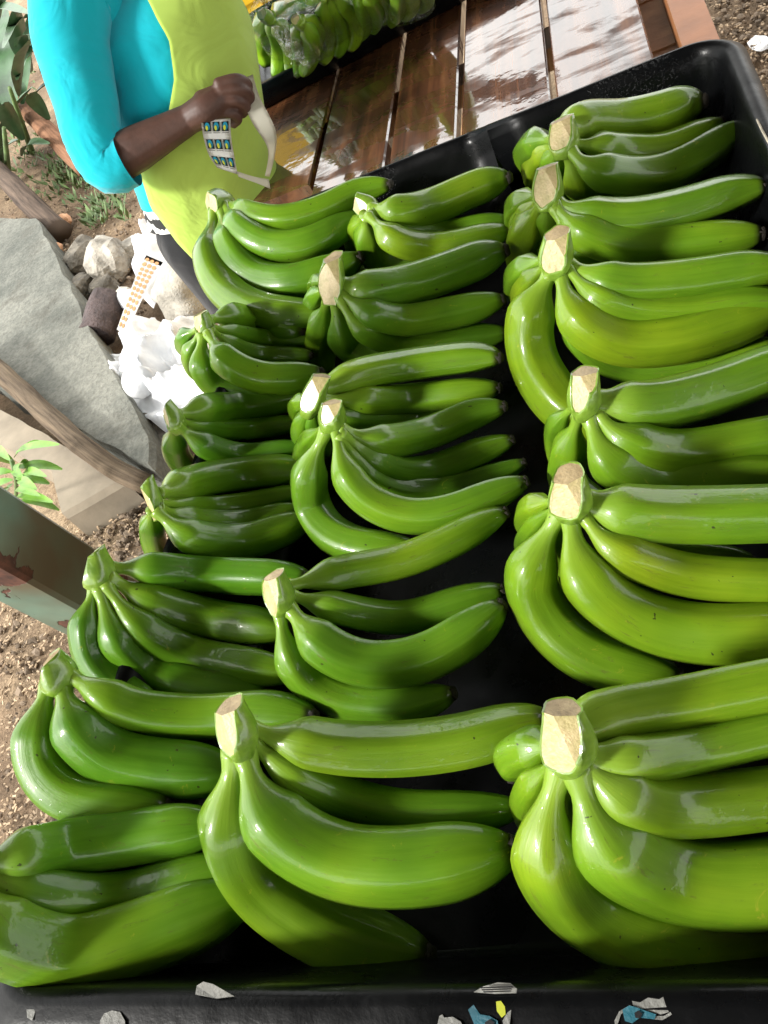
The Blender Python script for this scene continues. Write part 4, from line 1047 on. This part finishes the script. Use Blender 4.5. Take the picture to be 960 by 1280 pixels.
film_sheet('plastic_film', 'translucent white plastic film heap below the spent label strip', [(148, 412), (162, 402), (185, 385), (200, 395), (205, 420), (190, 440), (160, 440), (146, 430)], .12, .09, M_FILM, 13.0)
film_sheet('plastic_film', 'small grey-white plastic scrap against the slab edge', [(128, 432), (142, 430), (150, 445), (150, 468), (160, 490), (150, 492), (138, 462)], .10, .06, M_FILM, 17.0)
film_sheet('jute_sack', 'wrinkled pale cloth lying under the broken banana leaves by the slab foot', [(165, 515), (185, 515), (215, 545), (212, 580), (196, 575), (180, 545)], .06, .05, M_ROCKD, 19.0, 'cloth')
# cup
c = G(172, 478, .16); r_ = 20 * px(c); bm = bmesh.new()
axd = (CAM - c).normalized() * .7 + Vector((-.2, -.3, .2)); axd.normalize()
loft(bm, [c - axd * .10, c - axd * .05, c, c - axd * .004, c - axd * .07], [r_ * .7, r_ * .85, r_, r_ * .93, r_ * .65], 28, caps=False)
q = bm.verts[:]
bm.faces.new(q[-28:]); tag(obj('plastic_cup', bm, M_FILM, smooth=True), 'round white plastic tub lying open in the crumpled white bag', 'tub')
# spent label strip with tan dots
ls = thing('spent_label_strip', 'long white strip with rows of tan peeled-label ovals on the waste heap', 'label strip', G(185, 360, .3))
pz = .36
A1 = [G(204, 328, pz), G(196, 340, pz), G(176, 378, pz), G(158, 418, pz - .02)]; B1 = [G(183, 319, pz), G(174, 334, pz), G(160, 372, pz), G(146, 412, pz - .02)]
rb, A, B = ribbon([(b, a) for a, b in zip(A1, B1)], M_WHITE, 'backing_strip', ls, 30)
for r in range(13):
    for c_ in range(3):
        if c_ == 2 and r > 9: continue
        s0, t0 = .10 + c_ * .28, .03 + r * .073
        stamp(s0, s0 + .22, t0, t0 + .055, .002, M_TANDOT, 'label_oval', ls, True)

# ------------------------------------------------------------------ plants
def leaf_bm(base, tip, wid, droop, mat=None, n=8, upv=Vector((0, 0, 1)), wave=0):
    bm = bmesh.new(); d = tip - base; side = d.cross(upv).normalized(); nrm = side.cross(d).normalized(); rows = []
    for i in range(n + 1):
        t = i / n; c = base + d * t + nrm * (droop * math.sin(t * math.pi)) ; wv = wid * (math.sin(math.pi * min(1, t * .9 + .06)) ** .8)
        rows.append([bm.verts.new(c + side * wv * s + nrm * (abs(s) * wv * .35 + wave * math.sin(t * 20 + s) * wv)) for s in (-1, -.5, 0, .5, 1)])
    for a, b in zip(rows, rows[1:]):
        for k in range(4): bm.faces.new((a[k], a[k + 1], b[k + 1], b[k])).smooth = True
    return bm
pl = thing('leafy_seedling', 'small bright green leafy plant beside the concrete slab and post', 'plant', G(22, 640, 0))
PZ = .30
bm = bmesh.new(); loft(bm, catmull([G(20, 655, .0), G(20, 625, .15), G(20, 595, PZ), G(14, 575, PZ + .04)], 14), lambda t: .006, 7); obj('stem', local(bm, pl), M_LEAFG, pl, True)
random.seed(3)
for (u0, v0, u1, v1, ww) in ((18, 572, 50, 556, 7), (20, 566, 74, 556, 8), (20, 585, 78, 587, 10), (18, 580, -6, 575, 9), (14, 590, -10, 600, 9), (20, 590, 36, 578, 8), (20, 598, 62, 605, 9), (16, 605, 10, 632, 8),
                             (20, 612, 50, 620, 7), (22, 620, 66, 628, 8), (26, 626, 74, 638, 8), (16, 600, -8, 618, 9), (28, 560, 60, 556, 6), (12, 575, -2, 560, 7), (24, 600, 46, 612, 8), (10, 610, -10, 634, 8), (18, 586, 30, 600, 7), (30, 590, 58, 596, 7)):
    a = G(u0, v0, PZ + random.uniform(-.05, .05)); b = G(u1, v1, PZ + random.uniform(-.06, .06))
    obj('leaf', local(leaf_bm(a, b, ww * px(a) * .75, .012), pl), M_LEAF, pl, True)
# broad leaved plants at top left
bp = thing('banana_plant', 'broad leaved dark green banana plant behind the turquoise sleeve', 'plant', G(-20, 120, 0))
for i, (u0, v0, z0_, u1, v1, z1_, ww) in enumerate(((20, 150, .3, -10, -40, .7, 26), (30, 130, .3, 60, -10, .6, 22), (15, 150, .2, -40, 110, .5, 24), (25, 120, .4, 50, 40, .9, 20), (10, 190, .1, -10, 90, .5, 22), (40, 90, .3, 20, 10, .8, 22),
                                                 (0, 200, .1, 40, 110, .4, 22), (30, 160, .1, 66, 100, .3, 14), (-10, 60, .5, 30, -30, .9, 24), (20, 60, .6, 60, 45, .7, 12), (28, 195, .1, 62, 180, .2, 12), (5, 215, .1, 22, 175, .3, 12), (60, 60, .3, 22, 100, .6, 16), (50, 20, .4, 5, 60, .8, 18), (30, 175, .2, 4, 130, .5, 18), (62, 150, .2, 36, 118, .4, 14), (-10, 20, .6, 40, 18, .9, 14), (66, 110, .2, 58, 60, .5, 12))):
    a, b = G(u0, v0, z0_), G(u1, v1, z1_)
    obj('leaf', local(leaf_bm(a, b, ww * px(b) * .6, .04, wave=.06, n=16), bp), M_LEAFD, bp, True)
for i, (u0, v0, u1, v1, zt) in enumerate(((40, 190, 12, 110, .5), (12, 230, 5, 160, .4))):
    bm = bmesh.new(); loft(bm, [G(u0, v0, 0).lerp(G(u1, v1, zt), k / 8) for k in range(9)], lambda t: .018 * (1.2 - .6 * t), 9); obj('stem', local(bm, bp), M_LEAFG, bp, True)

def scatter(name, label, cat, mat, areas, count, mk):
    bm = bmesh.new()
    for _ in range(count):
        ar = random.choice(areas); u = random.uniform(ar[0], ar[2]); v = random.uniform(ar[1], ar[3]); mk(bm, G(u, v, 0))
    return tag(obj(name, bm, mat), label, cat, kind='stuff')
def clod(bm, c):
    r = random.uniform(.003, .011) * random.choice((.5, .7, 1, 1.6)); M = Matrix.Translation(c + Vector((0, 0, r * .3 - .01))) @ Matrix.Rotation(random.random() * 6, 4, Vector((random.random(), random.random(), 1)).normalized()) @ Matrix.Diagonal((r, r * random.uniform(.5, 1), r * .6, 1))
    v = bmesh.ops.create_icosphere(bm, subdivisions=1, radius=1, matrix=M)['verts']
    for q in v: q.co += Vector((random.uniform(-1, 1), random.uniform(-1, 1), random.uniform(-1, 1))) * r * .22
def chip(bm, c):
    r = random.uniform(.002, .007); M = Matrix.Rotation(random.random() * 6, 3, 'Z') @ Matrix.Rotation(random.uniform(-.5, .5), 3, 'X')
    box(bm, c + Vector((0, 0, .004)), (r, r * .4, .0015), M)
def weed(bm, c):
    for _ in range(random.randint(3, 8)):
        a = random.random() * 6.28; L = random.uniform(.012, .05); d = Vector((math.cos(a), math.sin(a), random.uniform(.4, 1.6))) * L; s = Vector((-math.sin(a), math.cos(a), 0)) * L * .22
        p = c + Vector((random.uniform(-.02, .02), random.uniform(-.02, .02), 0))
        bm.faces.new([bm.verts.new(q) for q in (p, p + d * .5 + s, p + d, p + d * .5 - s)])
scatter('soil_clods', 'loose dark soil clods and gravel around the slab', 'soil', M_CLOD, [(-20, 180, 200, 340), (60, 250, 190, 400), (150, 500, 230, 720), (-10, 740, 130, 1060), (80, 560, 200, 700), (860, -20, 980, 120)], 3200, clod)
scatter('wood_chips', 'pale wood chips and husks scattered on the soil', 'wood chips', M_WOODCHIP, [(-20, 180, 200, 340), (70, 560, 230, 740), (-10, 740, 130, 1060), (-10, 740, 130, 1060), (860, -20, 980, 120)], 2200, chip)
scatter('low_weeds', 'low green weeds growing on the soil behind the slab', 'weeds', M_LEAFG, [(0, 120, 120, 230), (20, 190, 110, 250), (60, 200, 120, 260), (-20, -20, 60, 240), (110, 245, 160, 285)], 240, weed)
# far background greenery beyond the plant
film_sheet('wrapper', 'crumpled pale blue-white wrapper on the grey soil at the right', [(934, 52), (946, 43), (958, 44), (968, 52), (962, 60), (950, 64), (940, 58)], .01, .03, M_FILM, 23.0, 'wrapper')
